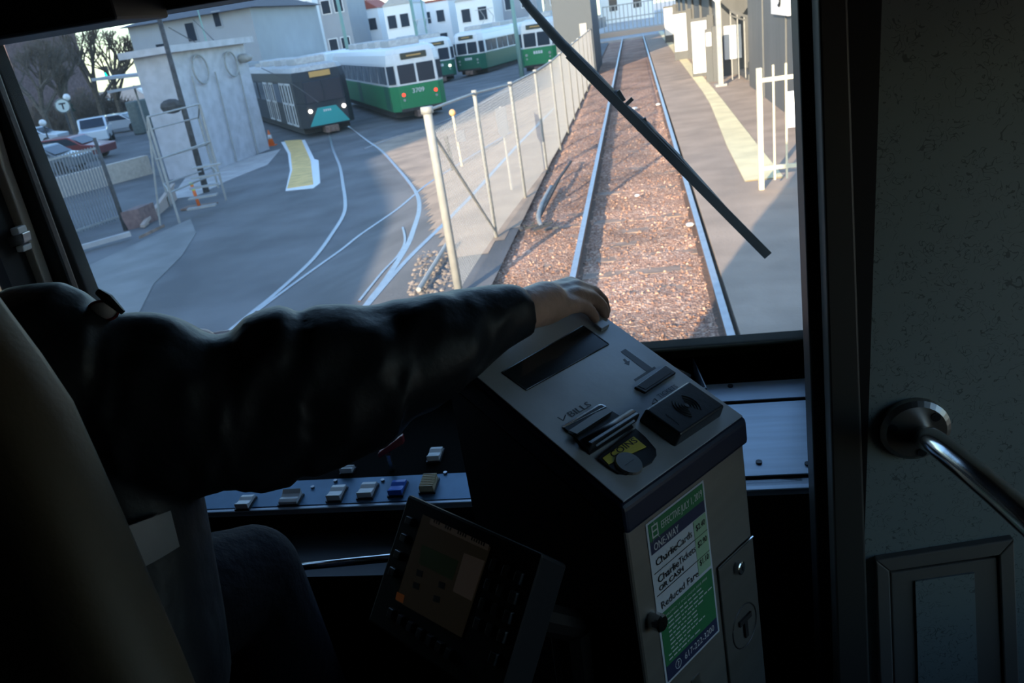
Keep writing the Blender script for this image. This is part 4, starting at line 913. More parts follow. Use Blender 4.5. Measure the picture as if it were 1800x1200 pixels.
HD = (FBL.z - FZ) / -Df.z - .005
# body
prof = [(-.006, dN), (-.006, HD), (bk[0] - .02, HD), (bk[0] - .02, bk[1] + dN)]
m = MB(); m.prism([FP(.004, f, d) for f, d in prof], E1 * (FW_ - .008)); m.build('body', M('dark steel body', (.30, .295, .28), .42, .85, var=.06, scale=3, stretch=(1, 1, 12)), fb, bev=.004)
m = MB(); m.prism([FP(.0035, f, d) for f, d in prof], E1 * -.004); m.build('side_shade', black, fb)  # black sheet stands in for shade on the left side
# navy band
prof = [(0, 0), (0, dN + .004), (bk[0] - .016, bk[1] + dN + .004), (bk[0] - .022, bk[1] + .02), (bk[0] - .014, bk[1] + .004), (bk[0], bk[1])]
m = MB(); m.prism([FP(-.002, f, d) for f, d in prof], E1 * (FW_ + .004)); m.build('navy_hood', navy, fb, bev=.007, seg=3)
# top plate with cut outs approximated by layered insets
def plate_px(px, py, l=0): return hit(px, py, FBL + NT * l, NT)
plt = MB(); plt.prism([TP(.004, .005, .0005), TP(FW_ - .004, .005, .0005), TP(FW_ - .004, FL_, .0005), TP(.004, FL_, .0005)], NT * .0022); top = plt.build('top_plate', satin, fb, bev=.0012)
PL = .0027
def inset(pxs, name, mat, l0=PL, l1=PL + .0006, parent=None, bev=0):
    p = [plate_px(a, b, PL) - NT * (PL - l0) for a, b in pxs]; m = MB(); m.prism(p, NT * (l1 - l0)); return m.build(name, mat, parent or fb, bev=bev)
def fr_uv(q): r_ = q - FBL; return r_.dot(E1), -r_.dot(E2)
def rim(pxs, name, mat, wd=.0012, h=.0012, parent=None):
    p = [plate_px(a, b, PL) for a, b in pxs]; m = MB()
    for k in range(len(p)): m.bar(p[k], p[(k + 1) % len(p)], wd, h)
    return m.build(name, mat, parent or fb)
dispx = [(882, 655), (1025, 573), (1070, 605), (925, 686)]
ds = inset(dispx, 'display', screenglass); rim(dispx, 'display_edge', plblack, .0016, .0022, ds)
inset([(1043, 573), (1057, 566), (1070, 575), (1056, 583)], 'button', satin, PL, PL + .006, bev=.001)
sl = inset([(1114, 683), (1168, 645), (1187, 658), (1133, 693)], 'ticket_slot', plblack, PL, PL + .004, bev=.001)
inset([(1120, 682), (1167, 650), (1179, 658), (1133, 688)], 'slot_mouth', labtext, PL + .004, PL + .0045, sl)
m = MB()
for poly in ([(1091, 618), (1099, 613), (1148, 648), (1139, 655)], [(1114, 667), (1150, 644), (1153, 647), (1117, 670)], [(1095, 632), (1098, 630), (1103, 635), (1107, 634), (1106, 642), (1097, 638), (1100, 637)]):
    m.prism([plate_px(a, b, PL) for a, b in poly], NT * .0003)
m.build('printed_card_symbol', inkm, fb); m = MB()
q = plate_px(1003, 734, PL) + NT * .0004; text(m, 'BILLS', .0135, q, E1, -E2, width=.044, bold=.0006)
m.build('bills_lettering', inkm, fb); m = MB()
q = plate_px(1160, 700, PL) + NT * .0004; text(m, 'TICKETS', .010, q, E1, -E2, width=.046)
m.build('tickets_lettering', inkm, fb); m = MB()
for a, b in (((980, 733), (990, 739)), ((990, 739), (994, 729)), ((1146, 709), (1150, 700)), ((1150, 700), (1156, 705)), ((1156, 705), (1146, 709))):
    m.bar(plate_px(*a, PL), plate_px(*b, PL), .0018, .0006)
m.build('printed_markings', inkm, fb)
# bills unit
bu = inset([(990, 752), (1056, 712), (1104, 742), (1113, 752), (1036, 800), (1028, 786)], 'bill_unit', plblack, PL, PL + .002)
rim([(989, 753), (1052, 714), (1058, 713), (1064, 716)], 'bright_rim', chrome, .003, .004, bu)
inset([(998, 762), (1045, 731), (1066, 722), (1074, 728), (1012, 768)], 'guide_plate', chrome2, PL + .002, PL + .006, bu)
ab = [plate_px(1024, 789, PL), plate_px(1110, 735, PL)]
m = MB(); m.tube([ab[0] + NT * .006, ab[1] + NT * .006], .0085, 14); m.build('roller_lip', plblack, bu, smooth=True)
lipm = MB(); a, b = plate_px(1034, 796, PL), plate_px(1112, 745, PL)
lipm.prism([ab[0] + NT * .013, a + NT * .016, a + NT * .0, ab[0] + NT * .0], (ab[1] - ab[0])); lipm.build('mouth_lip', plblack, bu, bev=.002)
inset([(1041, 797), (1108, 752), (1110, 755), (1043, 800)], 'lip_edge', chrome2, PL + .0145, PL + .0155, bu)
# coin unit
cu_ = inset([(1049, 808), (1058, 800), (1116, 755), (1134, 771), (1152, 792), (1153, 803), (1145, 815), (1120, 829), (1101, 836), (1085, 834), (1072, 826)], 'coin_unit', plblack, PL, PL + .0035, bev=.001)
cl = inset([(1057, 809), (1112, 771), (1134, 789), (1068, 820)], 'coin_label', laby, PL + .0035, PL + .0045, cu_)
m = MB(); q = plate_px(1076, 809, PL) + NT * .0047; text(m, 'COINS', .0125, q, E1, -E2, width=.052, bold=.0006); m.build('lettering', labtext, cl)
cc = plate_px(1103, 819, PL); m = MB()
m.tube([cc + NT * .0035, cc + NT * .007, cc + NT * .007, cc + NT * .004], [.0185, .017, .012, .010], 24); cb = m.build('coin_cup', chrome2, cu_, smooth=False)
m = MB(); m.bar(cc + NT * .0055 - E1 * .009, cc + NT * .0055 + E1 * .009, .002, .003); m.build('coin_slit', labtext, cb)
m = MB(); q = plate_px(1113, 803, PL) + NT * .005; m.prism([q - E1 * .003, q + E1 * .003, q + E1 * .003 + E2 * .006, q + E2 * .010, q - E1 * .003 + E2 * .006], NT * .0005); m.build('arrow_mark', labtext, cu_)
# card reader block
LR = .024
rt = [hit(a, b, FBL + NT * LR, NT) for a, b in [(1134, 719), (1211, 669), (1274, 712), (1197, 763)]]
c = sum(rt, V()) / 4; base = [q - NT * (LR - .002) + (q - c) * .05 for q in rt]
m = MB(); m.hexa(base + rt); cr = m.build('card_reader', plblack, fb, bev=.003, seg=3)
cw = hit(1207, 713, FBL + NT * LR, NT) + NT * .0005; m = MB()
for r_ in (.007, .0115, .016, .0205):
    for s0 in (0, math.pi):
        m.tube([cw + E1 * (r_ * .95 * math.cos(a + s0)) + E2 * (r_ * math.sin(a + s0)) for a in fr(-.95, .95, 8)], .0007, 4)
m.tube([cw, cw + NT * .0008], .0035, 12)
for k in range(6): m.bar(hit(1171 + 4 * k, 727 + 3 * k, FBL + NT * LR, NT), hit(1173 + 4 * k, 731 + 3 * k, FBL + NT * LR, NT), .001, .0012)
m.build('contactless_symbol', M('grey reader print', (.05, .06, .07), .5), cr)
# front face
FPN = NF
def front(px, py, l=0): return hit(px, py, FBL + NF * (-.006 + l), NF)
fo = FBL + NF * -.006
def fuv(px, py): q = front(px, py) - fo; return q.dot(E1), q.dot(Df)
u0, v0 = fuv(1134, 922); u1, v1 = fuv(1236, 842); u2, v2 = fuv(1263, 1110); u3, v3 = fuv(1170, 1204)
pu0, pu1 = (u0 + u3) / 2, (u1 + u2) / 2; pv0, pv1 = (v0 + v1) / 2, (v2 + v3) / 2
print('poster', (u0, v0), (u1, v1), (u2, v2), (u3, v3))
PW, PH = pu1 - pu0, pv1 - pv0
def FQ(a, b, l): return fo + E1 * (pu0 + PW * a) + Df * (pv0 + PH * b) + NF * l   # a,b in 0..1
def patch(a0, a1, b0, b1, l, name, mat, parent): m = MB(); m.prism([FQ(a0, b0, l), FQ(a1, b0, l), FQ(a1, b1, l), FQ(a0, b1, l)], NF * .0004); return m.build(name, mat, parent)
ps = patch(0, 1, 0, 1, .0005, 'fare_poster', labw, fb)
patch(.03, .97, .012, .115, .001, 'green_band', labg, ps); patch(.03, .97, .115, .19, .001, 'navy_band', labnavy, ps)
patch(.74, .97, .195, .54, .001, 'price_column', labpale, ps)
m = MB(); m.prism([FQ(.03, .56, .001), FQ(.97, .56, .001), FQ(.97, .89, .001), FQ(.03, .89, .001)], NF * .0004); m.build('green_notes', labg, ps)
patch(.03, .97, .89, .985, .001, 'phone_band', labnavy, ps)
m = MB(); U = -Df
tl = lambda s, a, b, size, wd, bold=0: text(m, s, size, FQ(a, b, .0017), E1, U, width=PW * wd, bold=bold)
tl('EFFECTIVE JULY 1, 2019', .22, .085, PH * .062, .72, .0004); tl('ONE-WAY', .07, .178, PH * .062, .42, .0005)
m.build('heading_lettering', labtextw, ps); m = MB(); tl('617-222-3200', .34, .955, PH * .058, .56); tl('?', .205, .955, PH * .05, .04)
m.build('phone_lettering', labtextw, ps); m = MB()
m.tube([FQ(.225, .937, .0017) + E1 * (.0065 * math.cos(a)) + Df * (.0065 * math.sin(a)) for a in fr(0, 6.29, 16)], .0005, 4)
m.build('phone_ring', labtextw, ps); m = MB()
tl('CHILDREN 11 AND UNDER RIDE FREE', .09, .597, PH * .019, .78)
for k, (a, wd) in enumerate([(.14, .60), (.09, .70), (.14, .78), (.14, .62), (.14, .48), (.14, .45), (.14, .46), (.14, .60), (.09, .38), (.09, .48)]):
    b = .617 + k * .0268; x = a; rr = random.Random(k)
    while x < a + wd:
        w1 = rr.uniform(.03, .10); m.prism([FQ(x, b, .0017), FQ(x + w1, b, .0017), FQ(x + w1, b + .008, .0017), FQ(x, b + .008, .0017)], NF * .0002); x += w1 + .02
m.build('notes_lettering', labtextw, ps); m = MB()
# tram icon
for a0, a1, b0, b1 in [(.07, .17, .03, .038), (.07, .085, .03, .1), (.155, .17, .03, .1), (.07, .17, .062, .07), (.07, .17, .095, .103)]: m.prism([FQ(a0, b0, .0017), FQ(a1, b0, .0017), FQ(a1, b1, .0017), FQ(a0, b1, .0017)], NF * .0002)
m.bar(FQ(.085, .103, .0017), FQ(.055, .125, .0017), .0012, .0005); m.bar(FQ(.155, .103, .0017), FQ(.185, .125, .0017), .0012, .0005); m.bar(FQ(.12, .03, .0017), FQ(.12, .015, .0017), .001, .0005)
m.build('tram_icon', labtextw, ps)
m = MB()
tl('Charlie', .07, .272, PH * .062, .36, .0003); tl('Cards', .43, .272, PH * .062, .27); tl('Charlie', .07, .375, PH * .062, .36, .0003); tl('Tickets', .43, .375, PH * .062, .30); tl('OR CASH', .07, .425, PH * .045, .42, .0005); tl('Reduced Fare', .07, .535, PH * .062, .66)
tl('$2.40', .77, .262, PH * .052, .17, .0005); tl('$2.90', .77, .368, PH * .052, .17, .0005); tl('$1.10', .77, .485, PH * .052, .17, .0005)
for b in (.305, .44): m.bar(FQ(.03, b, .0015), FQ(.97, b, .0015), .0008, .0004)
m.build('black_lettering', labtext, ps)
# lock on poster edge, side door, T mark
q = front(1145, 1088); m = MB(); m.tube([q, q + NF * .016, q + NF * .018], [.0115, .0115, .0095], 20); lk = m.build('lock', chrome, fb)
m = MB(); m.bar(q + NF * .0185 - Df * .004, q + NF * .0185 + Df * .004, .002, .001); m.build('keyhole', labtext, lk)
du0, dv0 = fuv(1259, 1000); du1, dv1 = fuv(1326, 935)
dm_ = M('grey steel door', (.24, .235, .225), .4, .85, var=.06, scale=3, stretch=(1, 1, 12))
def FU(u, v, l): return fo + E1 * u + Df * v + NF * l
dv = (dv0 + dv1) / 2
m = MB(); m.prism([FU(du0, dv, 0), FU(FW_ - .008, dv, 0), FU(FW_ - .008, dv + .52, 0), FU(du0, dv + .52, 0)], NF * .004); sdr = m.build('side_door', dm_, fb, bev=.0015)
m = MB(); m.bar(FU(du0, dv - .001, .004), FU(FW_ - .008, dv - .001, .004), .002, .002); m.build('door_edge', chrome, sdr)
q = front(1296, 996, .004); m = MB(); m.tube([q, q + NF * .007, q + NF * .008], [.0098, .0098, .008], 18); lk = m.build('lock', chrome, sdr)
m = MB(); m.bar(q + NF * .0085 - Df * .003, q + NF * .0085 + Df * .003, .002, .001); m.build('keyhole', labtext, lk)
q = front(1309, 1099, .0042); m = MB(); r_ = .0335
m.tube([q + E1 * (r_ * math.cos(a)) + Df * (r_ * math.sin(a)) for a in fr(0, 6.2832, 32)], .0012, 4); mark_T(m, q, E1, U, .030, -.0008 if E1.cross(U).dot(NF) < 0 else .0004); m.build('letter_mark', labtext, sdr)
q = front(1214, 1196); m = MB(); m.prism([q, q + E1 * .02, q + E1 * .02 + Df * .03, q + Df * .03], NF * .002); m.build('pull_slot', chrome2, fb)
# key lock on the left side
q = FP(.004, -.05, .25); q = hit(979, 1103, FP(.003, 0, 0), E1); m = MB(); m.tube([q, q - E1 * .010, q - E1 * .012], [.011, .011, .009], 18); lk = m.build('key_lock', chrome2, fb); m = MB(); m.bar(q - E1 * .0125 - Df * .004, q - E1 * .0125 + Df * .004, .002, .001); m.build('keyhole', labtext, lk)

# ---- driver's screen unit
TLc, TRc, BLc = W(717, 867, 1.02), W(953, 972, .845), W(646, 1092, 1.0)
SX = (TRc - TLc).normalized(); SY = (BLc - TLc); SY = (SY - SX * SY.dot(SX)).normalized(); SN = SX.cross(SY).normalized()
if SN.dot(C0 - TLc) < 0: SN = -SN
sw = (TRc - TLc).length; sh = (BLc - TLc).length * 1.0
print('screen', sw, sh)
su = thing('driver_terminal', 'dark tilted driver terminal with screen and number keys left of the fare box', 'terminal', TLc + SX * sw / 2 + SY * sh / 2 - SN * .1)
TQ = lambda a, b, l=0: TLc + SX * a + SY * b + SN * l
m = MB(); m.hexa([TQ(0, 0, 0), TQ(sw, 0, 0), TQ(sw, sh, 0), TQ(0, sh, 0)] + [TQ(.01, .01, -.06), TQ(sw - .01, .01, -.06), TQ(sw - .01, sh - .01, -.06), TQ(.01, sh - .01, -.06)]); m.build('housing', M('charcoal terminal housing', (.012, .015, .019), .6, spec=.2), su, bev=.004)
spx = lambda a, b, l=.0005: hit(a, b, TLc, SN) + SN * l
olive = M('dim olive screen', (.02, .019, .014), .35, emit=(.55, .45, .28, .006))
m = MB(); m.prism([spx(745, 904), spx(863, 962), spx(812, 1120), spx(697, 1055)], SN * .001); scn = m.build('screen', olive, su)
def sq(pl, nm, mt): m = MB(); m.prism([spx(a, b, .0016) for a, b in pl], SN * .0004); m.build(nm, mt, scn)
sq([(760, 911), (862, 958), (859, 968), (757, 921)], 'header_bar', M('pale header', (.05, .048, .04), .5, emit=(.6, .5, .4, .012)))
sq([(818, 972), (854, 986), (831, 1056), (798, 1039)], 'pale_field', M('pale field', (.06, .05, .045), .5, emit=(.7, .55, .45, .012)))
sq([(744, 957), (808, 986), (797, 1020), (738, 990)], 'green_field', M('dim green field', (.012, .03, .01), .5, emit=(.2, .4, .1, .005)))
for c_ in ((740, 1007), (734, 1029), (779, 1028), (770, 1052)): sq([(c_[0] - 5, c_[1] - 7), (c_[0] + 6, c_[1] - 3), (c_[0] + 4, c_[1] + 8), (c_[0] - 7, c_[1] + 4)], 'dark_icon', labtext)
sq([(700, 1040), (713, 1046), (710, 1060), (697, 1053)], 'orange_icon', M('dim orange icon', (.15, .05, .01), .5, emit=(1, .3, .05, .02)))
m = MB()
for a, b, n in [(764, 918, 3), (784, 928, 3), (806, 938, 4), (830, 949, 6)]:
    for k in range(n): q = spx(a + k * 4.2, b + k * 2.0, .0021); m.prism([q, q + SX * .0022, q + SX * .0022 - SY * .004, q - SY * .004], SN * .0002)
m.build('screen_text', labtext, scn)
keym = M('smoky key caps', (.04, .046, .052), .35)
def key(px, py, s, wk=.0115, hk=.014, l=0):
    q = spx(px, py, 0); m = MB(); m.hexa([q + SX * a * wk / 1 + SY * b * hk + SN * l0 for l0, k in ((0, 1), (.006, .85)) for a, b in ((-.5 * k, -.5 * k), (.5 * k, -.5 * k), (.5 * k, .5 * k), (-.5 * k, .5 * k))]); o = m.build('key', keym, su, bev=.001)
    if s: m = MB(); text(m, s, .009, q + SN * .0063 - SX * .003 + SY * .003, SX, -SY); m.build('key_label', labtext, o)
rows = ['123', '456', '789', '*0#']
for r_ in range(4):
    for c_ in range(3): key(872 + c_ * 21.5 - r_ * 9.5, 994 + c_ * 11 + r_ * 34, rows[r_][c_])
key(871, 1157, '')
for px, py in [(723, 916), (714, 946), (703, 975), (694, 1005)]: key(px, py, '', .014, .011)
for k in range(7): key(691 + k * 16.9, 1078 + k * 11.8, '', .011, .013)
m = MB(); q = TLc + SX * sw * .75 + SY * sh * .5 - SN * .055; m.tube([q, q - SN * .10 + V((0, .04, -.05))], .02, 10); m.build('bracket', black, su)
m = MB(); m.tube([q - SN * .09 + V((0, .04, -.05)), V((q.x + .02, q.y + .1, FZ))], .028, 12); m.build('pedestal', black, su)

# ---- wiper outside the glass
OY = WY + .12
wp = lambda a, b, y=OY: hit(a, b, V((0, y, 0)), ny)
t = thing('windshield_wiper', 'black windshield wiper slanting down across the right half of the glass', 'wiper', wp(1130, 210))
m = MB(); m.tube([wp(880, -60), wp(930, 12), wp(985, 75), wp(1040, 130), wp(1082, 175)], [.008, .009, .011, .012, .013], 8); m.tube([wp(1075, 165), wp(1090, 185), wp(1108, 200), wp(1135, 225), wp(1160, 250)], [.014, .010, .012, .014, .010], 8); m.build('arm', rubber, t, smooth=True)
m = MB(); m.tube([wp(1130, 215), wp(1185, 275), wp(1240, 335), wp(1300, 400), wp(1350, 448)], [.008, .012, .011, .009, .006], 8); m.bar(wp(1000, 95, OY - .02), wp(1350, 449, OY - .02), .006, .02); m.build('blade', rubber, t)
m = MB(); m.bar(wp(1098, 186), wp(1112, 173), .008, .008); m.bar(wp(1118, 220), wp(1124, 229), .008, .008); m.bar(wp(1130, 208), wp(1136, 222), .012, .012); m.bar(wp(1085, 160), wp(1096, 178), .012, .012); m.build('clip', rubber, t)

# ---- seat
t = thing('operator_chair', 'olive brown driver seat back rising at the lower left edge', 'seat', W(0, 1200, .6))
edge = [(-140, 430), (-80, 500), (-22, 580), (34, 655), (92, 742), (140, 848), (190, 962), (240, 1080), (292, 1200), (345, 1330), (400, 1480)]
rings = []
for (ex_, ey_) in edge:
    R = W(ex_, ey_, .66); Lf = R + V((-.45, .06, -.02)); n = 20; ring = []
    ax = (R - Lf); wd = ax.length / 2; ax.normalize(); c = (R + Lf) / 2; ay = V((ax.y, -ax.x, 0)).normalized() * .055
    for k in range(n):
        a = 2 * math.pi * k / n; cx_, sx_ = math.cos(a), math.sin(a)
        ring.append(c + ax * (wd * math.copysign(abs(cx_) ** .35, cx_)) + ay * math.copysign(abs(sx_) ** .6, sx_))
    rings.append(ring)
m = MB(); m.loft(rings); m.build('backrest', seatm, t, smooth=True)
m = MB(); c = W(250, 1500, .9); m.box(c.x - .75, c.x - .25, c.y - .15, c.y + .35, c.z - .12, c.z); m.build('cushion', seatm, t, bev=.03)
m = MB(); m.tube([(c.x - .5, c.y + .1, FZ), (c.x - .5, c.y + .1, c.z - .1)], .08, 12); m.build('pedestal', black, t)

# ---- operator
def capsule(m, a, b, ra, rb, n=14):
    a, b = V(a), V(b); d = (b - a); L_ = d.length
    if L_ < 1e-6: return m.sphere(a, ra)
    d.normalize(); path = []; rs = []
    for k in range(5): q = math.pi / 2 * (1 - k / 4); path.append(a - d * ra * math.sin(q)); rs.append(max(.0005, ra * math.cos(q)))
    for k in range(1, 5): q = math.pi / 2 * k / 4; path.append(b + d * rb * math.sin(q)); rs.append(max(.0005, rb * math.cos(q)))
    path.insert(5, b); rs.insert(5, rb)
    t_ = V((0, 0, 1)) if abs(d.z) < .9 else V((1, 0, 0)); a_ = d.cross(t_).normalized(); b_ = d.cross(a_)
    m.loft([[p + (a_ * math.cos(2 * math.pi * k / n) + b_ * math.sin(2 * math.pi * k / n)) * r for k in range(n)] for p, r in zip(path, rs)])
def chain(m, pts):
    for (p, r), (q, r2) in zip(pts, pts[1:]): capsule(m, p, q, r, r2)
SHR = W(70, 640, .92); SHL = SHR + V((-.40, .0, 0)); NECK = (SHR + SHL) / 2 + V((0, .02, .09)); HEADC = NECK + V((.0, .05, .17))
HIP = W(170, 1330, .95); 
body = MB()
chain(body, [(NECK + V((0, 0, -.08)), .07), (NECK + V((0, .02, .08)), .058)])
chain(body, [(SHR + V((-.1, 0, -.1)), .12), (SHR + V((-.12, .02, -.35)), .13), (V((SHR.x - .12, SHR.y + .02, HIP.z + .1)), .14)])
chain(body, [(SHL + V((.1, 0, -.1)), .12), (SHL + V((.12, .02, -.35)), .13), (V((SHL.x + .12, SHL.y + .02, HIP.z + .1)), .14)])
capsule(body, SHR, SHL, .06, .06)
ELB = W(470, 690, .97); WR = W(918, 545, 1.115)
chain(body, [(SHR, .06), (ELB, .045), (WR, .026)])
ELL = SHL + V((-.02, .22, -.22)); WRL = ELL + V((.22, .22, .04)); 
chain(body, [(SHL, .06), (ELL, .045), (WRL, .026)]); capsule(body, WRL, WRL + V((.08, .06, .0)), .03, .028)
for k in range(4): chain(body, [(WRL + V((.08, .06, .0)) + V((.012 * (1.5 - k), -.015 * (1.5 - k), 0)), .01), (WRL + V((.12, .10, -.01)) + V((.014 * (1.5 - k), -.016 * (1.5 - k), 0)), .009), (WRL + V((.125, .11, -.045)) + V((.014 * (1.5 - k), -.016 * (1.5 - k), 0)), .008)])
# head
HX = 1
m2 = body; m2.sphere(HEADC, .095, 20, 14, (.82, 1.0, 1.22)); m2.sphere(HEADC + V((0, .045, -.06)), .055, 14, 10, (.95, 1, .9))
capsule(m2, HEADC + V((0, .088, .012)), HEADC + V((0, .102, -.022)), .009, .013)
for s_ in (-1, 1):
    capsule(m2, HEADC + V((s_ * .078, -.005, .01)), HEADC + V((s_ * .08, -.01, -.025)), .014, .010)
    capsule(m2, HEADC + V((s_ * .012, .088, .028)), HEADC + V((s_ * .045, .08, .028)), .010, .008)
capsule(m2, HEADC + V((-.02, .094, -.056)), HEADC + V((.02, .094, -.056)), .008, .008)
# right hand on the fare box edge; MCP, PIP, DIP, tip rows measured on the photo
capsule(body, WR, W(960, 532, 1.16), .030, .033)
hand = [
 [(972, 512, 1.20, .0155), (1003, 500, 1.235, .0135), (1032, 509, 1.265, .0105), (1050, 524, 1.28, .0095), (1056, 543, 1.28, .0085)],
 [(975, 520, 1.185, .016), (1012, 506, 1.215, .0140), (1044, 514, 1.25, .0115), (1060, 529, 1.258, .0100), (1065, 547, 1.262, .0090)],
 [(975, 532, 1.165, .0165), (1012, 518, 1.19, .0140), (1042, 524, 1.222, .0115), (1058, 537, 1.235, .0098), (1064, 553, 1.24, .0086)],
 [(970, 547, 1.145, .0165), (1003, 536, 1.165, .0135), (1026, 538, 1.192, .0102), (1040, 548, 1.205, .0090), (1046, 560, 1.212, .0080)]]
base_ = W(945, 535, 1.13)
for f_ in hand:
    pts = [(base_, .020)] + [(W(a, b, c_), r_) for a, b, c_, r_ in f_]; chain(body, pts)
capsule(body, W(965, 518, 1.185), W(1003, 510, 1.22), .019, .014); capsule(body, W(965, 540, 1.15), W(1003, 527, 1.18), .021, .014)
chain(body, [(W(945, 532, 1.15), .017), (W(958, 522, 1.205), .014), (W(985, 528, 1.25), .0105), (W(1005, 540, 1.265), .009)])   # thumb on the far side
# legs
KR = W(440, 1010, 1.30); HR = V((SHR.x - .08, SHR.y + .05, HIP.z)); AR = V((KR.x + .05, KR.y + .05, FZ + .1))
chain(body, [(HR, .085), (KR, .058), (AR, .04)]); capsule(body, AR + V((0, -.03, -.05)), AR + V((.02, .16, -.06)), .035, .03)
KL = KR + V((-.32, .02, 0)); HL = HR + V((-.2, 0, 0)); AL = V((KL.x, KL.y + .05, FZ + .1))
chain(body, [(HL, .085), (KL, .058), (AL, .04)]); capsule(body, AL + V((0, -.03, -.05)), AL + V((-.02, .16, -.06)), .035, .03)
def remesh(o, vox, smooth=4, fac=.6):
    r_ = o.modifiers.new('remesh', 'REMESH'); r_.mode = 'VOXEL'; r_.voxel_size = vox; r_.use_smooth_shade = True
    s_ = o.modifiers.new('smooth', 'SMOOTH'); s_.iterations = smooth; s_.factor = fac
pr = thing('person', 'seated person in black jacket resting the right hand on the fare box', 'person', HIP)
o = body.build('body', skin, pr, smooth=True); remesh(o, .0042, 3)
# jacket: sleeve from measured outline plus torso
prof = [  # x, top, bottom, depth
 (20, 505, 800, .92), (70, 497, 850, .92), (110, 495, 880, .92), (150, 512, 890, .93), (185, 540, 885, .94), (215, 550, 880, .945), (245, 547, 875, .95), (275, 548, 872, .95), (310, 556, 870, .955), (340, 570, 870, .96), (365, 585, 868, .965), (385, 588, 866, .97), (405, 582, 864, .975), (430, 556, 862, .98), (460, 543, 858, .985), (490, 535, 850, .99), (508, 540, 843, .995), (522, 551, 838, 1.0), (535, 544, 834, 1.0), (555, 535, 828, 1.0), (600, 533, 815, 1.01), (640, 537, 797, 1.02), (665, 534, 783, 1.03), (690, 526, 768, 1.04), (725, 523, 745, 1.045), (760, 514, 720, 1.05), (785, 513, 700, 1.06), (800, 508, 688, 1.07), (830, 505, 665, 1.08), (860, 500, 636, 1.09), (890, 499, 612, 1.10), (912, 500, 596, 1.105), (928, 508, 586, 1.11)]
tilt = 0
jk = MB(); rings = []
NR = 40
for i, (x, a, b, d_) in enumerate(prof):
    lean = (x - 480) / 450 * 6 if x > 480 else 0
    c = W(x, (a + b) / 2, d_); T_ = W(x, a, d_); B_ = W(x + (0 if x < 860 else (x - 860) * .25), b, d_)
    up_ = (T_ - B_) / 2; r_ = up_.length
    dirn = (V(W(prof[min(i + 1, len(prof) - 1)][0], 700, prof[min(i + 1, len(prof) - 1)][3])) - V(W(prof[max(i - 1, 0)][0], 700, prof[max(i - 1, 0)][3]))).normalized()
    sd_ = dirn.cross(up_.normalized()).normalized() * min(r_, .088)
    ring = []
    for k in range(NR):
        th = 2 * math.pi * k / NR; p = c + up_ * math.sin(th) + sd_ * math.cos(th)
        nz = noise.noise(V((x * .022 + math.cos(th) * 1.1, math.sin(th) * 1.6, 3))) * .012 + noise.noise(V((x * .05, math.cos(th) * 2.5, math.sin(th) * 2.5 + 9))) * .006
        w_ = 1 - abs(math.sin(th)) ** 6 * (1 if math.sin(th) > 0 else 0)
        if x > 880: nz *= .3
        ring.append(p + (p - c).normalized() * nz * w_)
    rings.append(ring)
jk.loft(rings)
# cuff ring slightly proud
torso = [(30, 590, .10, .06), (45, 650, .19, .13), (60, 760, .205, .15), (68, 900, .205, .155), (82, 1040, .21, .16), (100, 1160, .215, .17), (120, 1260, .21, .17)]
tr = MB(); rings = []
for (px_, py_, rx, ry) in torso:
    c = W(px_, py_, .99)
    rings.append([c + V((math.cos(a) * rx * (1 + .05 * noise.noise(V((math.cos(a) * 2, math.sin(a) * 2, c.z * 6)))), math.sin(a) * ry * (1 + .06 * noise.noise(V((math.cos(a) * 3, math.sin(a) * 3, c.z * 5)))), 0)) for a in [2 * math.pi * k / 36 for k in range(36)]])
tr.loft(rings)
chain(tr, [(SHR + V((-.05, 0, -.03)), .09), (SHL, .09), (ELL, .075), (WRL - V((.03, .03, 0)), .055)])
chain(tr, [(NECK + V((-.03, 0, -.05)), .095), (NECK + V((-.0, 0, .0)), .085)])
jk.add(tr.v, tr.f)
j = jk.build('jacket', cloth, pr, smooth=True); remesh(j, .0055, 3, .5)
# reflective tape on the jacket flank
tp = [(170, 945), (215, 925), (262, 910), (300, 897), (306, 900), (315, 960), (270, 985), (205, 1011), (185, 1000)]
C3 = W(72, 950, .99)
def cyl_hit(px, py, R=.215):
    K = .16 / .207; d = ray(px, py); a = d.x ** 2 + (d.y / K) ** 2; ox, oy = C0.x - C3.x, C0.y - C3.y; b = 2 * (ox * d.x + oy * d.y / K ** 2); c = ox * ox + oy * oy / K ** 2 - R * R; D = b * b - 4 * a * c
    return C0 + d * ((-b - math.sqrt(max(D, 0))) / (2 * a))
m = MB(); g1 = []
for i in range(13):
    f = i / 12; a = V((150 + 150 * f, 952 - 55 * f, 0)); b = V((178 + 138 * f, 1022 - 62 * f - 8 * math.sin(f * 3.14) * -1, 0)); g1.append((cyl_hit(a.x, a.y, .219), cyl_hit(b.x, b.y, .219)))
vs = [q for pr_ in g1 for q in pr_] + [cyl_hit(*[0, 0]) for _ in range(0)]
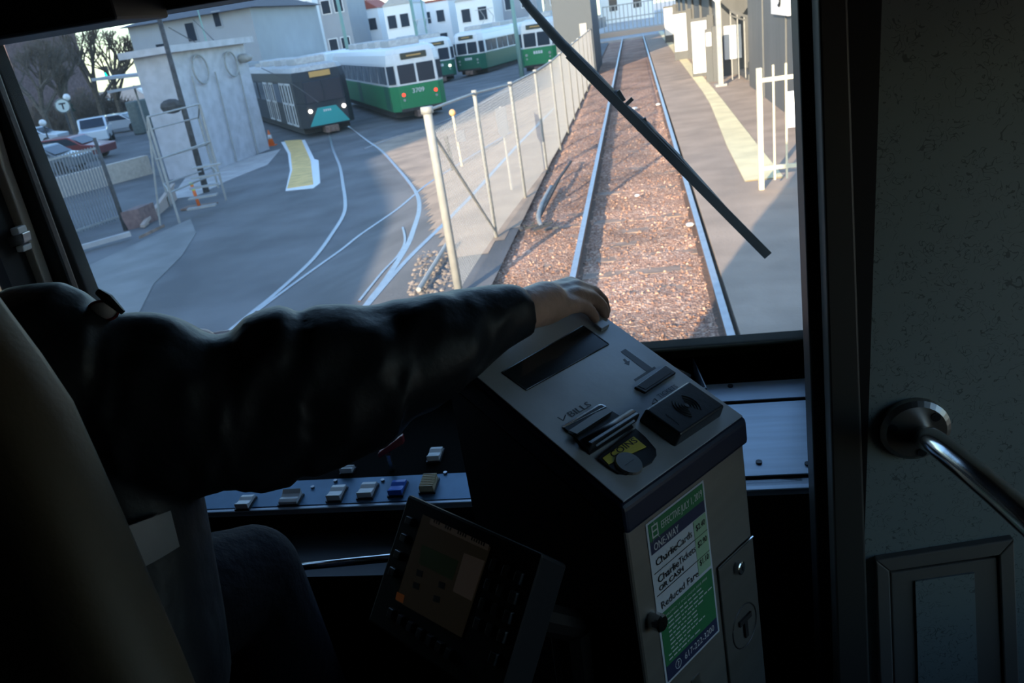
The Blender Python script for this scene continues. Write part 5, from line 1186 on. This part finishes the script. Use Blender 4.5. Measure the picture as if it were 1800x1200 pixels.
m.add(vs, [(2 * i, 2 * i + 2, 2 * i + 3, 2 * i + 1) for i in range(12)]); back_ = [q - (q - C3).normalized() * .02 for q in vs]; m.add(back_, [(2 * i + 1, 2 * i + 3, 2 * i + 2, 2 * i) for i in range(12)])
m.build('reflective_tape', reflm, pr)
# sleeve strap, badge and trims
m = MB(); m.tube([W(172, 512, .88), W(190, 525, .88), W(216, 549, .88)], [.004, .006, .003], 8); m.build('shoulder_strap', cloth, pr)
q = W(183, 545, .90); m = MB(); m.sphere(q, .018, 16, 10, (1.0, .3, .6)); bd = m.build('shoulder_badge', M('white badge', (.75, .74, .78), .5), pr, smooth=True)
m = MB(); m.tube([q + V((.019 * math.cos(a), -.002, .0115 * math.sin(a))) for a in fr(0, 6.2832, 20)], .0016, 5); m.build('red_rim', redp, bd)
# trousers
tr = MB(); chain(tr, [(HR, .12), (HR.lerp(KR, .5), .105), (KR, .082), (KR.lerp(AR, .5), .075), (AR, .07)]); chain(tr, [(HL, .12), (HL.lerp(KL, .5), .105), (KL, .082), (KL.lerp(AL, .5), .075), (AL, .07)])
capsule(tr, HR, HL, .13, .13); o = tr.build('trousers', trous, pr, smooth=True); remesh(o, .009, 3)
m = MB()
for a in (AR, AL): capsule(m, a + V((0, -.04, -.055)), a + V((0, .18, -.065)), .046, .04)
m.build('shoes', black, pr, smooth=True)
m = MB(); m.sphere(HEADC + V((0, -.012, .022)), .104, 20, 14, (.84, 1.0, 1.12)); o = m.build('hair', hairm, pr, smooth=True)
bm = bmesh.new(); bm.from_mesh(o.data)
dl = [v for v in bm.verts if (v.co + HIP - HEADC).y > .045 and (v.co + HIP - HEADC).z < .07 or (v.co + HIP - HEADC).z < -.06]; bmesh.ops.delete(bm, geom=dl, context='VERTS'); bm.to_mesh(o.data); bm.free()
sol = o.modifiers.new('thick', 'SOLIDIFY'); sol.thickness = .006
m = MB()
for s_ in (-1, 1): m.sphere(HEADC + V((s_ * .029, .0785, .012)), .0115, 10, 8)
m.build('eyes', white, pr, smooth=True)
# outside skin of the tram car
m = MB(); m.box(-1.5, 1.25, -8, 1.78, .3, .85); tag(m.build('car_body_skirt', black), 'outer skirt of the tram car under the cab', 'tram skirt')
